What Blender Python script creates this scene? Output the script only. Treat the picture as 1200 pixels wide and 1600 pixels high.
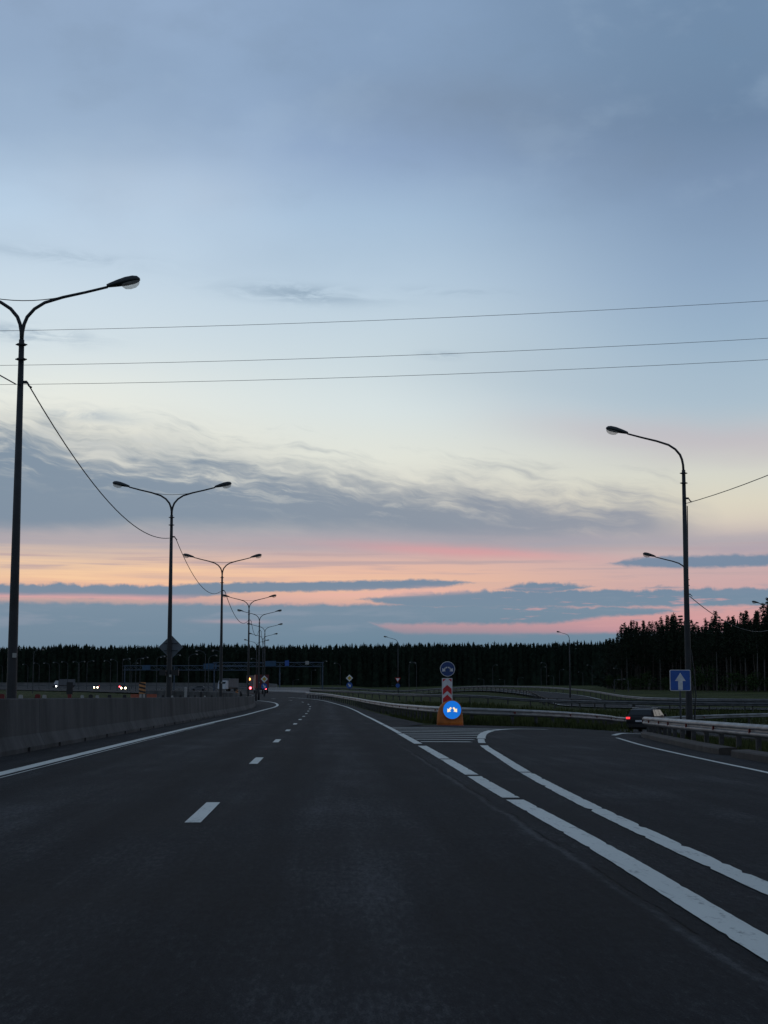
import bpy, bmesh, math, random
from mathutils import Vector, Matrix
R = math.radians
rnd = random.Random(7)
scene = bpy.context.scene
for o in list(bpy.data.objects): bpy.data.objects.remove(o)
COL = scene.collection

# ------------------------------------------------------------------ camera
CAM_Z = 1.2
PITCH = 6.843
YAW = 2.18
cam_d = bpy.data.cameras.new("camera")
cam_d.sensor_fit = 'VERTICAL'; cam_d.sensor_height = 24.0; cam_d.sensor_width = 18.0
cam_d.lens = 36.0
cam_d.clip_start = 0.1; cam_d.clip_end = 6000
cam = bpy.data.objects.new("camera", cam_d); COL.objects.link(cam)
cam.location = (0, 0, CAM_Z)
cam.rotation_euler = (R(90 + PITCH), 0, R(-YAW))
scene.camera = cam
scene.render.resolution_x = 768; scene.render.resolution_y = 1024
scene.view_settings.view_transform = 'Standard'
scene.view_settings.look = 'None'
scene.view_settings.exposure = 0.0
scene.view_settings.gamma = 1.0
scene.view_settings.use_curve_mapping = False

CM = (Matrix.Rotation(R(-YAW), 3, 'Z') @ Matrix.Rotation(R(90 + PITCH), 3, 'X'))
def ray(px, py):
    """direction of the sight line through a point of the 1200 x 1600 photograph, scaled to y = 1"""
    d = CM @ Vector(((px - 600) / 2400.0, (800 - py) / 2400.0, -1.0))
    return Vector((d.x / d.y, 1.0, d.z / d.y))
def at(px, py, Y):
    d = ray(px, py)
    return Vector((d.x * Y, Y, CAM_Z + d.z * Y))

# ------------------------------------------------------------------ colours
def s2l(c):
    c = c / 255.0
    return c / 12.92 if c <= 0.04045 else ((c + 0.055) / 1.055) ** 2.4
def rgb(r, g, b): return (s2l(r), s2l(g), s2l(b), 1.0)

# ------------------------------------------------------------------ node helpers
class G:
    """small arithmetic layer over a shader node tree"""
    def __init__(s, nt): s.nt = nt
    def new(s, t): return s.nt.nodes.new(t)
    def link(s, a, b): s.nt.links.new(a, b)
    def put(s, sock, v):
        if isinstance(v, S): s.link(v.o, sock)
        elif isinstance(v, bpy.types.NodeSocket): s.link(v, sock)
        else: sock.default_value = v
    def m(s, op, a, b=0.0, c=0.0):
        n = s.new('ShaderNodeMath'); n.operation = op
        s.put(n.inputs[0], a); s.put(n.inputs[1], b); s.put(n.inputs[2], c)
        return S(s, n.outputs[0])
    def xyz(s, x, y, z):
        n = s.new('ShaderNodeCombineXYZ'); s.put(n.inputs[0], x); s.put(n.inputs[1], y); s.put(n.inputs[2], z)
        return n.outputs[0]
    def noise(s, vec, scale=1.0, detail=4.0, rough=0.5, dist=0.0):
        n = s.new('ShaderNodeTexNoise'); s.put(n.inputs['Vector'], vec)
        n.inputs['Scale'].default_value = scale; n.inputs['Detail'].default_value = detail
        n.inputs['Roughness'].default_value = rough; n.inputs['Distortion'].default_value = dist
        return S(s, n.outputs['Fac'])
    def ss(s, x, a, b):
        """smoothstep from a (0) to b (1)"""
        n = s.new('ShaderNodeMapRange'); n.interpolation_type = 'SMOOTHSTEP'; n.clamp = True
        if not isinstance(a, S) and not isinstance(b, S) and a > b:
            return 1.0 - s.ss(x, b, a)
        s.put(n.inputs[0], x); s.put(n.inputs[1], a); s.put(n.inputs[2], b)
        n.inputs[3].default_value = 0.0; n.inputs[4].default_value = 1.0
        return S(s, n.outputs[0])
    def gauss(s, x, c, w):
        t = (x - c) / w
        return s.m('EXPONENT', (t * t) * -1.0)
    def mix(s, f, a, b):
        n = s.new('ShaderNodeMix'); n.data_type = 'RGBA'; n.clamp_factor = True
        s.put(n.inputs[0], f); s.put(n.inputs[6], a); s.put(n.inputs[7], b)
        return n.outputs[2]
    def ramp(s, f, stops):
        n = s.new('ShaderNodeValToRGB'); s.put(n.inputs[0], f)
        e = n.color_ramp.elements
        while len(e) > 1: e.remove(e[-1])
        e[0].position = stops[0][0]; e[0].color = stops[0][1]
        for p, c in stops[1:]:
            k = e.new(p); k.color = c
        return n.outputs[0]
class S:
    def __init__(s, g, o): s.g = g; s.o = o
    def __add__(s, b): return s.g.m('ADD', s, b)
    __radd__ = __add__
    def __sub__(s, b): return s.g.m('SUBTRACT', s, b)
    def __rsub__(s, b): return s.g.m('SUBTRACT', b, s)
    def __mul__(s, b): return s.g.m('MULTIPLY', s, b)
    __rmul__ = __mul__
    def __truediv__(s, b): return s.g.m('DIVIDE', s, b)
    def abs(s): return s.g.m('ABSOLUTE', s)
    def max(s, b): return s.g.m('MAXIMUM', s, b)
    def min(s, b): return s.g.m('MINIMUM', s, b)

# ------------------------------------------------------------------ dusk sky
def build_world():
    w = bpy.data.worlds.new("World"); scene.world = w; w.use_nodes = True
    nt = w.node_tree; nt.nodes.clear(); g = G(nt)
    out = g.new('ShaderNodeOutputWorld'); bg = g.new('ShaderNodeBackground')
    tc = g.new('ShaderNodeTexCoord'); sp = g.new('ShaderNodeSeparateXYZ')
    g.link(tc.outputs['Generated'], sp.inputs[0])
    x, y, z = (S(g, sp.outputs[i]) for i in range(3))
    # azimuth and elevation; 1 unit = 1/24 radian
    u = g.m('ARCTAN2', x, y) * 24.0 + 5.08
    v = g.m('ARCSINE', z) * 24.0
    wob = g.noise(g.xyz(u * 0.35, v * 0.9, 3.0), 1.0, 3, 0.5) - 0.5
    wob2 = g.noise(g.xyz(u * 1.1, v * 3.0, 9.0), 1.0, 5, 0.6) - 0.5
    vr = v + wob * 0.2
    T = 38.0
    def col(st): return g.ramp(vr / T, [(p / T, rgb(*c)) for p, c in st])
    zen = [(15.0, (108,126,154)), (38.0, (102,115,138))]
    left = col([(0.0, (94,120,144)), (1.0, (104,130,152)), (1.4, (150,146,160)), (1.62, (224,174,156)), (1.85, (238,198,164)), (2.1, (216,188,172)), (2.5, (192,180,182)), (3.0, (212,206,198)),
                (4.0, (229,227,219)), (4.7, (226,230,229)), (5.4, (208,220,231)), (6.4, (196,213,232)), (7.4, (182,204,230)), (8.4, (163,186,217)), (9.6, (150,173,206)), (10.9, (150,172,206))] + zen)
    cen = col([(0.0, (94,120,144)), (0.9, (106,130,152)), (1.2, (190,150,160)), (1.7, (232,186,162)), (1.95, (226,182,166)), (2.2, (208,174,172)), (2.5, (180,172,180)), (3.0, (212,207,200)),
               (3.7, (222,224,219)), (4.5, (212,222,228)), (5.4, (197,212,225)), (6.4, (181,201,223)), (7.4, (163,187,216)), (8.4, (141,164,200)), (9.6, (133,157,191)), (10.9, (134,158,192))] + zen)
    rig = col([(0.0, (94,120,144)), (0.85, (110,130,152)), (1.0, (200,146,156)), (1.2, (206,154,158)), (1.5, (198,162,166)), (1.8, (198,166,170)), (2.1, (192,168,174)), (2.5, (206,192,186)), (2.9, (216,209,195)), (3.4, (210,211,204)),
               (3.9, (190,196,202)), (4.5, (170,190,208)), (5.4, (152,176,202)), (6.4, (140,164,195)), (7.9, (121,144,178)), (8.7, (107,132,166)), (9.6, (110,136,169)), (10.9, (112,138,172))] + zen)
    base = g.mix(g.ss(u, 0.6, 6.2), left, cen)
    base = g.mix(g.ss(u, 5.6, 11.6), base, rig)
    # away from the afterglow everything is bluer
    back = g.ss((u - 4.0).abs(), 14.0, 40.0) * g.ss(v, 22.0, 8.0)
    base = g.mix(back * 0.85, base, rgb(120,131,150))
    # high soft stratus
    n1 = g.noise(g.xyz(u * 0.16, v * 0.34, 1.3), 1.0, 3, 0.5)
    n1b = g.noise(g.xyz(u * 0.6, v * 1.3, 5.3), 1.0, 5, 0.55)
    hi = g.ss(n1 + (n1b - 0.5) * 0.22, 0.42, 0.62) * g.ss(v, 5.8, 8.2)
    base = g.mix(hi * 0.22, base, rgb(112,134,164))
    mot = g.noise(g.xyz(u * 0.45, v * 0.75, 81.0), 1.0, 5, 0.55)
    base = g.mix(g.ss(mot, 0.50, 0.70) * g.ss(v, 6.6, 8.2) * 0.18, base, rgb(168,190,216))
    base = g.mix(g.ss(mot, 0.48, 0.30) * g.ss(v, 6.6, 8.2) * 0.14, base, rgb(114,132,156))
    pat = g.gauss(u, 7.2, 2.2) * g.gauss(v, 9.1, 0.55) + g.gauss(u, 9.6, 3.0) * g.gauss(v, 8.4, 0.6) * 0.5
    base = g.mix(pat * (0.12 + n1b * 0.5), base, rgb(114,130,154))
    pat = g.gauss(u, 2.3, 1.8) * g.gauss(v, 7.6, 0.7)
    base = g.mix(pat * n1b * 0.7, base, rgb(188,202,224))
    # faint long mauve veil to the right
    veil = g.gauss(v + (u - 10.0) * 0.12 + wob * 0.6, 4.0, 0.32) * g.ss(u, 6.5, 10.5)
    base = g.mix(veil * 0.45, base, rgb(192,176,188))
    veil = g.gauss(v + (u - 10.0) * 0.1 + wob * 0.7, 4.75, 0.5) * g.ss(u, 5.0, 8.5)
    base = g.mix(veil * 0.3, base, rgb(160,178,200))
    # thin grey-blue shreds
    wf = g.noise(g.xyz(u * 1.2 + v * 0.5, v * 5.5, 2.0), 1.0, 5, 0.62, 0.6)
    for (cu, wu, cv, wv, k) in ((4.7, 1.1, 6.24, 0.13, 0.75), (7.2, 0.8, 6.28, 0.06, 0.4), (0.4, 0.9, 5.5, 0.13, 0.7), (1.4, 0.7, 4.3, 0.09, 0.5),
                                (6.9, 0.3, 5.3, 0.06, 0.5), (0.7, 1.6, 6.7, 0.1, 0.35), (-4.0, 2.5, 5.0, 0.2, 0.6), (15.0, 2.0, 5.2, 0.2, 0.6)):
        s_ = g.gauss(u, cu, wu) * g.gauss(v + (u - cu) * 0.05, cv, wv) * g.ss(wf, 0.36, 0.62)
        base = g.mix(s_ * k, base, rgb(138,160,184))
    # broad wind-torn cloud: solid underneath, combed into wisps along its top
    warpu = g.noise(g.xyz(u * 0.8, v * 1.0, 11.0), 1.0, 2, 0.5) - 0.5
    warpv = g.noise(g.xyz(u * 0.7, v * 0.9, 17.0), 1.0, 3, 0.55) - 0.5
    uu = u + warpu * 1.2; pp = v + u * 0.20 + warpv * 0.75
    fib = g.noise(g.xyz(uu * 0.55, pp * 3.4, 4.0), 1.0, 7, 0.62)
    fib2 = g.noise(g.xyz(uu * 1.5 + 3.0, (v + u * 0.10 + warpv * 0.5) * 9.0, 14.0), 1.0, 5, 0.6)
    top = 3.74 - (u - 1.0) * 0.105
    big = g.noise(g.xyz(u * 0.6, v * 0.7, 21.0), 1.0, 3, 0.5) - 0.5
    d_top = (v - top) + (fib - 0.5) * 1.7 + (fib2 - 0.5) * 0.5 + big * 0.8          # negative: inside
    d_bot = v - (2.45 + wob * 0.5 + (fib2 - 0.5) * 0.12 - g.ss(u, 5.0, 9.0) * 0.16)
    tail = g.ss(u + big * 1.2, 11.2, 9.9)
    body = g.ss(d_top, 0.66, -0.36) * g.ss(d_bot, -0.22, 0.30) * tail
    ccol = g.ramp((u + 2.0) / 14.0, [(0.0, rgb(117,138,161)), (0.35, rgb(125,142,163)), (0.6, rgb(134,145,163)), (1.0, rgb(150,152,167))])
    base = g.mix(body * 0.97, base, ccol)
    # grey veil thrown upwards on the left
    up = g.ss(fib * 0.6 + fib2 * 0.4, 0.46, 0.62) * g.gauss(v + (u - 1.0) * 0.12, 4.05, 0.38) * g.ss(u, 5.5, 1.0)
    base = g.mix(up * 0.55, base, rgb(168,178,192))
    gap = g.ss(fib * 0.5 + fib2 * 0.5, 0.50, 0.62) * g.gauss(v + (u - 4.0) * 0.1, 3.3, 0.3) * g.ss(u, 9.4, 3.0)
    base = g.mix(gap * 0.45, base, rgb(214,214,210))
    # lower skirt: mauve to pink
    skirt = g.gauss(v + wob2 * 0.14, 2.36, 0.17) * (0.45 + g.noise(g.xyz(u * 0.5, v * 7.0, 8.0), 1.0, 4, 0.5) * 0.7)
    base = g.mix(skirt * 0.9, base, rgb(164,160,174))
    pink = g.gauss(v + (u - 7.0) * 0.055 + wob2 * 0.1, 2.26, 0.085) * g.gauss(u, 7.2, 1.8)
    base = g.mix(pink * 0.58, base, rgb(224,152,158))
    # thin mauve streaks inside the peach band
    st2 = g.noise(g.xyz(u * 0.32, v * 9.0, 31.0), 1.0, 4, 0.55, 0.2)
    band = g.gauss(v, 2.05, 0.26)
    base = g.mix(g.ss(st2, 0.48, 0.64) * band * 0.8, base, rgb(182,160,166))
    base = g.mix(g.ss(st2, 0.48, 0.36) * g.gauss(v, 1.9, 0.3) * g.ss(u, 8.0, 2.0) * 0.5, base, rgb(246,206,168))
    # slate banks near the horizon, ragged lens-shaped layers
    bump = g.noise(g.xyz(u * 2.4, v * 1.2, 41.0), 1.0, 6, 0.60) - 0.5
    fine = g.noise(g.xyz(u * 5.5, v * 11.0, 43.0), 1.0, 5, 0.6) - 0.5
    slate = g.ramp(v / 2.4, [(0.0, rgb(96,122,146)), (0.3, rgb(103,130,153)), (0.55, rgb(112,137,160)), (0.75, rgb(110,133,160)), (1.0, rgb(120,136,162))])
    tn = g.noise(g.xyz(u * 0.7, v * 5.0, 51.0), 1.0, 5, 0.55)
    def lens(c, t, u0, u1, slope=0.0, soft=0.03, ab=0.10, fu=1.4):
        e = g.ss(u + wob * 1.5, u0 - fu * 0.3, u0 + fu) * g.ss(u - wob * 1.5, u1 + fu * 0.3, u1 - fu)
        cc = v - c - slope * (u - (u0 + u1) / 2)
        # tops are bumpier than the flat undersides
        d = (cc - bump * ab * g.ss(cc, -t * 0.5, t * 0.5) * 1.6 - fine * 0.09).abs()
        return g.ss(e * (t + soft * 2.5) - soft * 2.5 - d, -soft, soft)
    low = g.ss(v - bump * 0.05 - fine * 0.05 - g.ss(u, 6.4, 5.0) * 0.44, 1.0, 0.93)
    sl = low
    for a_ in ((1.60, 0.10, -14.0, 4.2, 0.0, 0.03, 0.14), (1.70, 0.075, 1.6, 7.9, 0.022, 0.025, 0.03), (1.50, 0.13, 5.4, 13.5, 0.0, 0.03, 0.16),
               (1.67, 0.11, 7.2, 9.6, 0.01, 0.03, 0.14), (1.27, 0.15, -2.0, 9.9, 0.0, 0.04, 0.08), (1.30, 0.07, 7.5, 11.0, 0.0, 0.03, 0.06),
               (2.06, 0.09, 9.2, 17.0, 0.004, 0.035, 0.06), (1.66, 0.035, 9.4, 11.4, 0.0, 0.03, 0.05), (1.92, 0.03, 6.9, 8.6, 0.0, 0.02, 0.02), (1.44, 0.05, 9.5, 18.0, 0.0, 0.03, 0.1)):
        sl = sl.max(lens(*a_))
    sl = sl.max(g.ss(tn, 0.58, 0.68) * g.gauss(v, 1.55, 0.3) * g.ss(u, 8.5, 10.5) * 0.45)
    # mauve veil over the right-hand bank
    base = g.mix(g.gauss(v + wob2 * 0.1, 2.22, 0.10) * g.ss(u, 10.0, 11.5) * 0.6, base, rgb(168,156,172))
    base = g.mix(sl * 0.97, base, slate)
    base = g.mix(g.ss(tn, 0.48, 0.64) * g.ss(v, 1.45, 1.25) * g.ss(v, 0.9, 1.15) * g.ss(u, 8.0, 5.0) * 0.4, base, rgb(142,152,172))
    # ragged rosy gaps in the right-hand bank
    rg = g.noise(g.xyz(u * 0.9, v * 8.0, 71.0), 1.0, 6, 0.62)
    base = g.mix(g.ss(rg, 0.55, 0.66) * g.ss(u, 6.6, 8.2) * g.gauss(v, 1.36, 0.24) * 0.8, base, rgb(212,160,164))
    base = g.mix(g.ss(rg, 0.46, 0.36) * g.ss(u, 8.2, 9.6) * g.gauss(v, 1.3, 0.3) * 0.5, base, rgb(126,142,164))
    # rosy slits in the slate
    slit = g.noise(g.xyz(u * 1.1, v * 12.0, 61.0), 1.0, 5, 0.6) - 0.5
    s1 = g.gauss(v + slit * 0.10, 1.51, 0.04) * g.ss(u, 3.8, 2.0)
    base = g.mix(s1 * (0.8 + slit), base, rgb(212,162,166))
    vs = v - (u - 4.3) * 0.04
    s2 = g.gauss(vs + slit * 0.14, 1.53, 0.055) * g.ss(u, 3.6, 5.4) * g.ss(u, 7.8, 6.6)
    base = g.mix(s2 * 0.85, base, rgb(226,176,168))
    s5 = g.gauss(v + slit * 0.05, 1.15, 0.03) * g.gauss(u, 3.7, 0.5)
    base = g.mix(s5 * 0.5, base, rgb(190,160,170))
    # ground half of the sphere
    base = g.mix(g.ss(v, 0.0, -0.6), base, rgb(40,46,54))
    # a little physical sky, sun already at the horizon
    sky = g.new('ShaderNodeTexSky'); sky.sky_type = 'NISHITA'; sky.sun_disc = False
    sky.sun_elevation = R(0.5); sky.sun_rotation = R(-14)
    mx = g.new('ShaderNodeMix'); mx.data_type = 'RGBA'; mx.blend_type = 'ADD'; mx.inputs[0].default_value = 0.0015
    tn_ = g.new('ShaderNodeMix'); tn_.data_type = 'RGBA'; tn_.blend_type = 'MULTIPLY'; tn_.inputs[0].default_value = 1.0
    g.link(base, tn_.inputs[6]); tn_.inputs[7].default_value = (1.03, 1.035, 0.985, 1.0)
    g.link(tn_.outputs[2], mx.inputs[6]); g.link(sky.outputs[0], mx.inputs[7])
    g.link(mx.outputs[2], bg.inputs[0]); bg.inputs[1].default_value = 1.0
    g.link(bg.outputs[0], out.inputs[0])
    w.cycles.sampling_method = 'MANUAL'; w.cycles.sample_map_resolution = 512
build_world()

sun_d = bpy.data.lights.new("sun", 'SUN'); sun_d.energy = 0.04; sun_d.angle = R(12); sun_d.color = (1.0, 0.72, 0.55)
sun = bpy.data.objects.new("sun", sun_d); COL.objects.link(sun)
sun.location = (-30, 60, 40)
sun.rotation_euler = (R(90 - 1.0), 0, R(14 + 180))

# ------------------------------------------------------------------ materials
def mat(name, col, rough=0.7, metal=0.0, var=0.25, scale=3.0, bump=0.0, bscale=40.0, spec=0.5, stretch=(1, 1, 1), col2=None, emit=None, estr=1.0):
    m = bpy.data.materials.new(name); m.use_nodes = True
    nt = m.node_tree; g = G(nt); p = nt.nodes['Principled BSDF']
    p.inputs['Roughness'].default_value = rough; p.inputs['Metallic'].default_value = metal
    p.inputs['Specular IOR Level'].default_value = spec
    c = tuple(col) + (1.0,) if len(col) == 3 else col
    tc = g.new('ShaderNodeTexCoord'); mp = g.new('ShaderNodeMapping'); mp.inputs['Scale'].default_value = stretch
    g.link(tc.outputs['Object'], mp.inputs[0])
    if var > 0:
        n = g.noise(mp.outputs[0], scale, 5, 0.6)
        lo = tuple(k * (1 - var) for k in c[:3]) + (1,) if col2 is None else tuple(col2) + (1,)
        hi = tuple(min(1, k * (1 + var)) for k in c[:3]) + (1,) if col2 is None else c
        g.link(g.mix(g.ss(n, 0.3, 0.7), lo, hi), p.inputs['Base Color'])
    else: p.inputs['Base Color'].default_value = c
    if bump > 0:
        b = g.new('ShaderNodeBump'); b.inputs['Strength'].default_value = bump; b.inputs['Distance'].default_value = 0.02
        g.link(g.noise(mp.outputs[0], bscale, 4, 0.6).o, b.inputs['Height']); g.link(b.outputs[0], p.inputs['Normal'])
    if emit:
        p.inputs['Emission Color'].default_value = tuple(emit) + (1.0,); p.inputs['Emission Strength'].default_value = estr
    return m

def mat_asphalt():
    m = bpy.data.materials.new("asphalt"); m.use_nodes = True
    nt = m.node_tree; g = G(nt); p = nt.nodes['Principled BSDF']
    tc = g.new('ShaderNodeTexCoord'); sp = g.new('ShaderNodeSeparateXYZ'); g.link(tc.outputs['Object'], sp.inputs[0])
    x, y = S(g, sp.outputs[0]), S(g, sp.outputs[1])
    grain = g.noise(g.xyz(x * 1.0, y * 0.22, 0.0), 26.0, 7, 0.82)
    mott = g.noise(g.xyz(x * 1.0, y * 0.16, 6.0), 2.8, 6, 0.68)
    speck = g.noise(g.xyz(x * 1.0, y * 0.8, 2.0), 120.0, 2, 0.5)
    streak = g.noise(g.xyz(x * 2.6, y * 0.09, 3.0), 1.0, 5, 0.6)
    blotch = g.noise(g.xyz(x * 0.5, y * 0.28, 5.0), 1.0, 6, 0.62, 0.5)
    lane = g.gauss(x, 0.35, 0.42) * 0.42 + g.gauss(x, -3.1, 0.6) * 0.25 + g.gauss(x, 6.0, 0.8) * 0.2
    tyre = g.gauss(x, -0.55, 0.3) + g.gauss(x, 1.25, 0.32) + g.gauss(x, -2.0, 0.3) + g.gauss(x, -4.1, 0.3)
    k = 0.50 + (grain - 0.5) * 1.9 + (speck - 0.5) * 0.7 + (mott - 0.5) * 0.5 + (streak - 0.5) * 0.7 + (blotch - 0.5) * 1.1 + lane * 0.42 - tyre * 0.13
    # joint between two paving passes, left of the wide line, cracked open
    jx = 1.90 + (g.noise(g.xyz(0.0, y * 0.55, 7.0), 1.0, 6, 0.62) - 0.5) * 0.22
    d = x - jx
    near = g.ss(y, 46.0, 30.0)
    crack = g.gauss(d, 0.0, 0.010) * g.ss(g.noise(g.xyz(x, y * 0.8, 4.4), 1.3, 4, 0.6), 0.40, 0.56) * near
    sealband = g.gauss(d, -0.055, 0.035) * near
    # stray cracks over both carriageways
    vr = g.new('ShaderNodeTexVoronoi'); vr.feature = 'DISTANCE_TO_EDGE'
    g.link(g.xyz(x * 0.16 + (blotch - 0.5) * 1.4, y * 0.05 + (streak - 0.5) * 0.5 + (grain - 0.5) * 0.10, 0.0), vr.inputs['Vector'])
    cr2 = g.ss(S(g, vr.outputs[0]), 0.008, 0.0) * g.ss(g.noise(g.xyz(x * 0.25, y * 0.1, 12.0), 1.0, 2, 0.5), 0.52, 0.6)
    k = k + sealband * 0.35 - crack * 0.6 - cr2 * 0.35
    pn = g.noise(g.xyz(x * 0.30, y * 0.06, 21.0), 1.0, 2, 0.4)
    k = k - g.ss(pn, 0.60, 0.615) * 0.09
    oil = g.noise(g.xyz(x * 2.2, y * 1.1, 27.0), 1.0, 4, 0.6)
    k = k - g.ss(oil, 0.66, 0.74) * (g.gauss(x, 0.35, 0.5) + g.gauss(x, -3.1, 0.5)) * 0.22
    k = k.max(0.04)
    c = g.ramp(k, [(0.0, (0.005, 0.005, 0.005, 1)), (0.35, (0.015, 0.0155, 0.0175, 1)), (0.62, (0.026, 0.027, 0.030, 1)), (1.0, (0.080, 0.082, 0.086, 1))])
    g.link(c, p.inputs['Base Color'])
    g.put(p.inputs['Roughness'], 0.86 + (grain - 0.5) * 0.2 + (blotch - 0.5) * 0.25)
    p.inputs['Specular IOR Level'].default_value = 0.12
    b = g.new('ShaderNodeBump'); b.inputs['Strength'].default_value = 0.7; b.inputs['Distance'].default_value = 0.02
    g.link((grain + speck * 0.6 - crack * 2.0).o, b.inputs['Height']); g.link(b.outputs[0], p.inputs['Normal'])
    return m

def mat_paint():
    m = bpy.data.materials.new("road_paint"); m.use_nodes = True
    nt = m.node_tree; g = G(nt); p = nt.nodes['Principled BSDF']
    tc = g.new('ShaderNodeTexCoord'); sp = g.new('ShaderNodeSeparateXYZ'); g.link(tc.outputs['Object'], sp.inputs[0])
    x, y = S(g, sp.outputs[0]), S(g, sp.outputs[1])
    n = g.noise(g.xyz(x * 2.0, y * 0.6, 0.0), 3.0, 6, 0.7)
    f = g.noise(g.xyz(x, y * 0.5, 1.0), 30.0, 5, 0.7)
    sc = g.noise(g.xyz(x * 6.0 + y * 0.4, y * 0.5, 3.0), 2.0, 5, 0.7)
    dirt = g.ss(n * 0.6 + f * 0.4, 0.52, 0.68).max(g.ss(sc, 0.60, 0.74) * 0.6)
    tint = g.noise(g.xyz(x, y * 0.15, 8.0), 1.2, 4, 0.6)
    white = g.mix(tint, (0.50, 0.52, 0.48, 1), (0.72, 0.74, 0.69, 1))
    g.link(g.mix(dirt * 0.85, white, (0.07, 0.075, 0.08, 1)), p.inputs['Base Color'])
    p.inputs['Roughness'].default_value = 0.65; p.inputs['Specular IOR Level'].default_value = 0.3
    return m

def mat_concrete(name, c, stains=0.5):
    m = bpy.data.materials.new(name); m.use_nodes = True
    nt = m.node_tree; g = G(nt); p = nt.nodes['Principled BSDF']
    tc = g.new('ShaderNodeTexCoord'); sp = g.new('ShaderNodeSeparateXYZ'); g.link(tc.outputs['Object'], sp.inputs[0])
    x, y, z = (S(g, sp.outputs[i]) for i in range(3))
    run = g.noise(g.xyz(x * 0.3, y * 0.8, z * 0.14), 1.0, 6, 0.66)
    run2 = g.noise(g.xyz(x * 0.3, y * 0.16, z * 0.3), 1.0, 3, 0.5)
    n = g.noise(g.xyz(x, y, z), 9.0, 6, 0.65)
    damp = g.ss(z, 0.45, 0.0) * 0.0
    k = (0.78 + (run - 0.5) * 3.0 * stains + (run2 - 0.5) * 1.6 * stains + (n - 0.5) * 0.4).max(0.3) + damp
    mul = g.new('ShaderNodeMix'); mul.data_type = 'RGBA'; mul.blend_type = 'MULTIPLY'; mul.inputs[0].default_value = 1.0
    mul.inputs[6].default_value = tuple(c) + (1,)
    g.link(g.xyz(k, k, k), mul.inputs[7])
    g.link(mul.outputs[2], p.inputs['Base Color']); p.inputs['Roughness'].default_value = 0.85
    p.inputs['Specular IOR Level'].default_value = 0.25
    b = g.new('ShaderNodeBump'); b.inputs['Strength'].default_value = 0.3; b.inputs['Distance'].default_value = 0.01
    g.link(n.o, b.inputs['Height']); g.link(b.outputs[0], p.inputs['Normal'])
    return m

def mat_ground():
    m = bpy.data.materials.new("meadow"); m.use_nodes = True
    nt = m.node_tree; g = G(nt); p = nt.nodes['Principled BSDF']
    tc = g.new('ShaderNodeTexCoord'); sp = g.new('ShaderNodeSeparateXYZ'); g.link(tc.outputs['Object'], sp.inputs[0])
    x, y = S(g, sp.outputs[0]), S(g, sp.outputs[1])
    a = g.noise(g.xyz(x * 0.06, y * 0.06, 0.0), 1.0, 4, 0.55)
    b_ = g.noise(g.xyz(x, y * 0.8, 2.0), 0.8, 8, 0.72)
    f = g.noise(g.xyz(x, y, 4.0), 9.0, 5, 0.7)
    c = g.ramp(a * 0.35 + b_ * 0.4 + f * 0.25, [(0.34, (0.012, 0.016, 0.006, 1)), (0.48, (0.034, 0.046, 0.014, 1)), (0.56, (0.066, 0.076, 0.022, 1)), (0.66, (0.11, 0.105, 0.045, 1))])
    g.link(c, p.inputs['Base Color']); p.inputs['Roughness'].default_value = 1.0; p.inputs['Specular IOR Level'].default_value = 0.1
    b = g.new('ShaderNodeBump'); b.inputs['Strength'].default_value = 0.9; b.inputs['Distance'].default_value = 0.15
    g.link((b_ + f).o, b.inputs['Height']); g.link(b.outputs[0], p.inputs['Normal'])
    return m

M = {}
M['asphalt'] = mat_asphalt(); M['paint'] = mat_paint(); M['ground'] = mat_ground()
M['barrier'] = mat_concrete('weathered_concrete', (0.075, 0.075, 0.076), 0.7)
M['kerb'] = mat_concrete('kerb_concrete', (0.085, 0.075, 0.067), 0.5)
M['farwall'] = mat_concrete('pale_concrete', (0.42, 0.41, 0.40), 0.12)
M['pole'] = mat('dark_pole_steel', (0.018, 0.020, 0.023), 0.55, 0.1, 0.35, 2.0, 0.1)
M['polegalv'] = mat('galvanised_pole', (0.055, 0.06, 0.066), 0.55, 0.4, 0.3, 2.0)
M['casing'] = mat('lamp_casing', (0.030, 0.036, 0.038), 0.5, 0.2, 0.2, 6.0)
M['rail'] = mat('galvanised_rail', (0.235, 0.24, 0.24), 0.5, 0.35, 0.35, 1.4, 0.1, 30, stretch=(1, 1, 3))
M['raild'] = mat('aged_rail', (0.085, 0.09, 0.095), 0.6, 0.3, 0.35, 1.4, stretch=(1, 1, 3))
M['wallgrey'] = mat_concrete('dull_concrete', (0.16, 0.16, 0.16), 0.3)
M['post'] = mat('rail_post_steel', (0.05, 0.05, 0.05), 0.7, 0.3, 0.4, 6.0)
M['wire'] = mat('black_cable', (0.02, 0.022, 0.025), 0.6, 0, 0.1)
M['cable'] = mat('power_conductor', (0.16, 0.17, 0.19), 0.5, 0.5, 0.1)
M['rubber'] = mat('black_rubber', (0.012, 0.012, 0.012), 0.8, 0, 0.2)
M['red_refl'] = mat('red_reflector', (0.14, 0.006, 0.006), 0.35, 0, 0.15, emit=None)
M['white_refl'] = mat('white_reflector', (0.32, 0.32, 0.30), 0.4, 0, 0.1)
M['sign_blue'] = mat('sign_blue', (0.012, 0.085, 0.36), 0.45, 0, 0.12, 4.0)
M['sign_navy'] = mat('sign_navy', (0.012, 0.045, 0.17), 0.45, 0, 0.12, 4.0)
M['sign_white'] = mat('sign_white', (0.75, 0.76, 0.78), 0.5, 0, 0.1, 6.0)
M['sign_grey'] = mat('sign_white_dull', (0.62, 0.62, 0.64), 0.5, 0, 0.12, 6.0)
M['sign_red'] = mat('sign_red', (0.52, 0.010, 0.016), 0.45, 0, 0.15, 4.0)
M['sign_yellow'] = mat('sign_yellow', (0.55, 0.36, 0.03), 0.5, 0, 0.12, 4.0)
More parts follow.
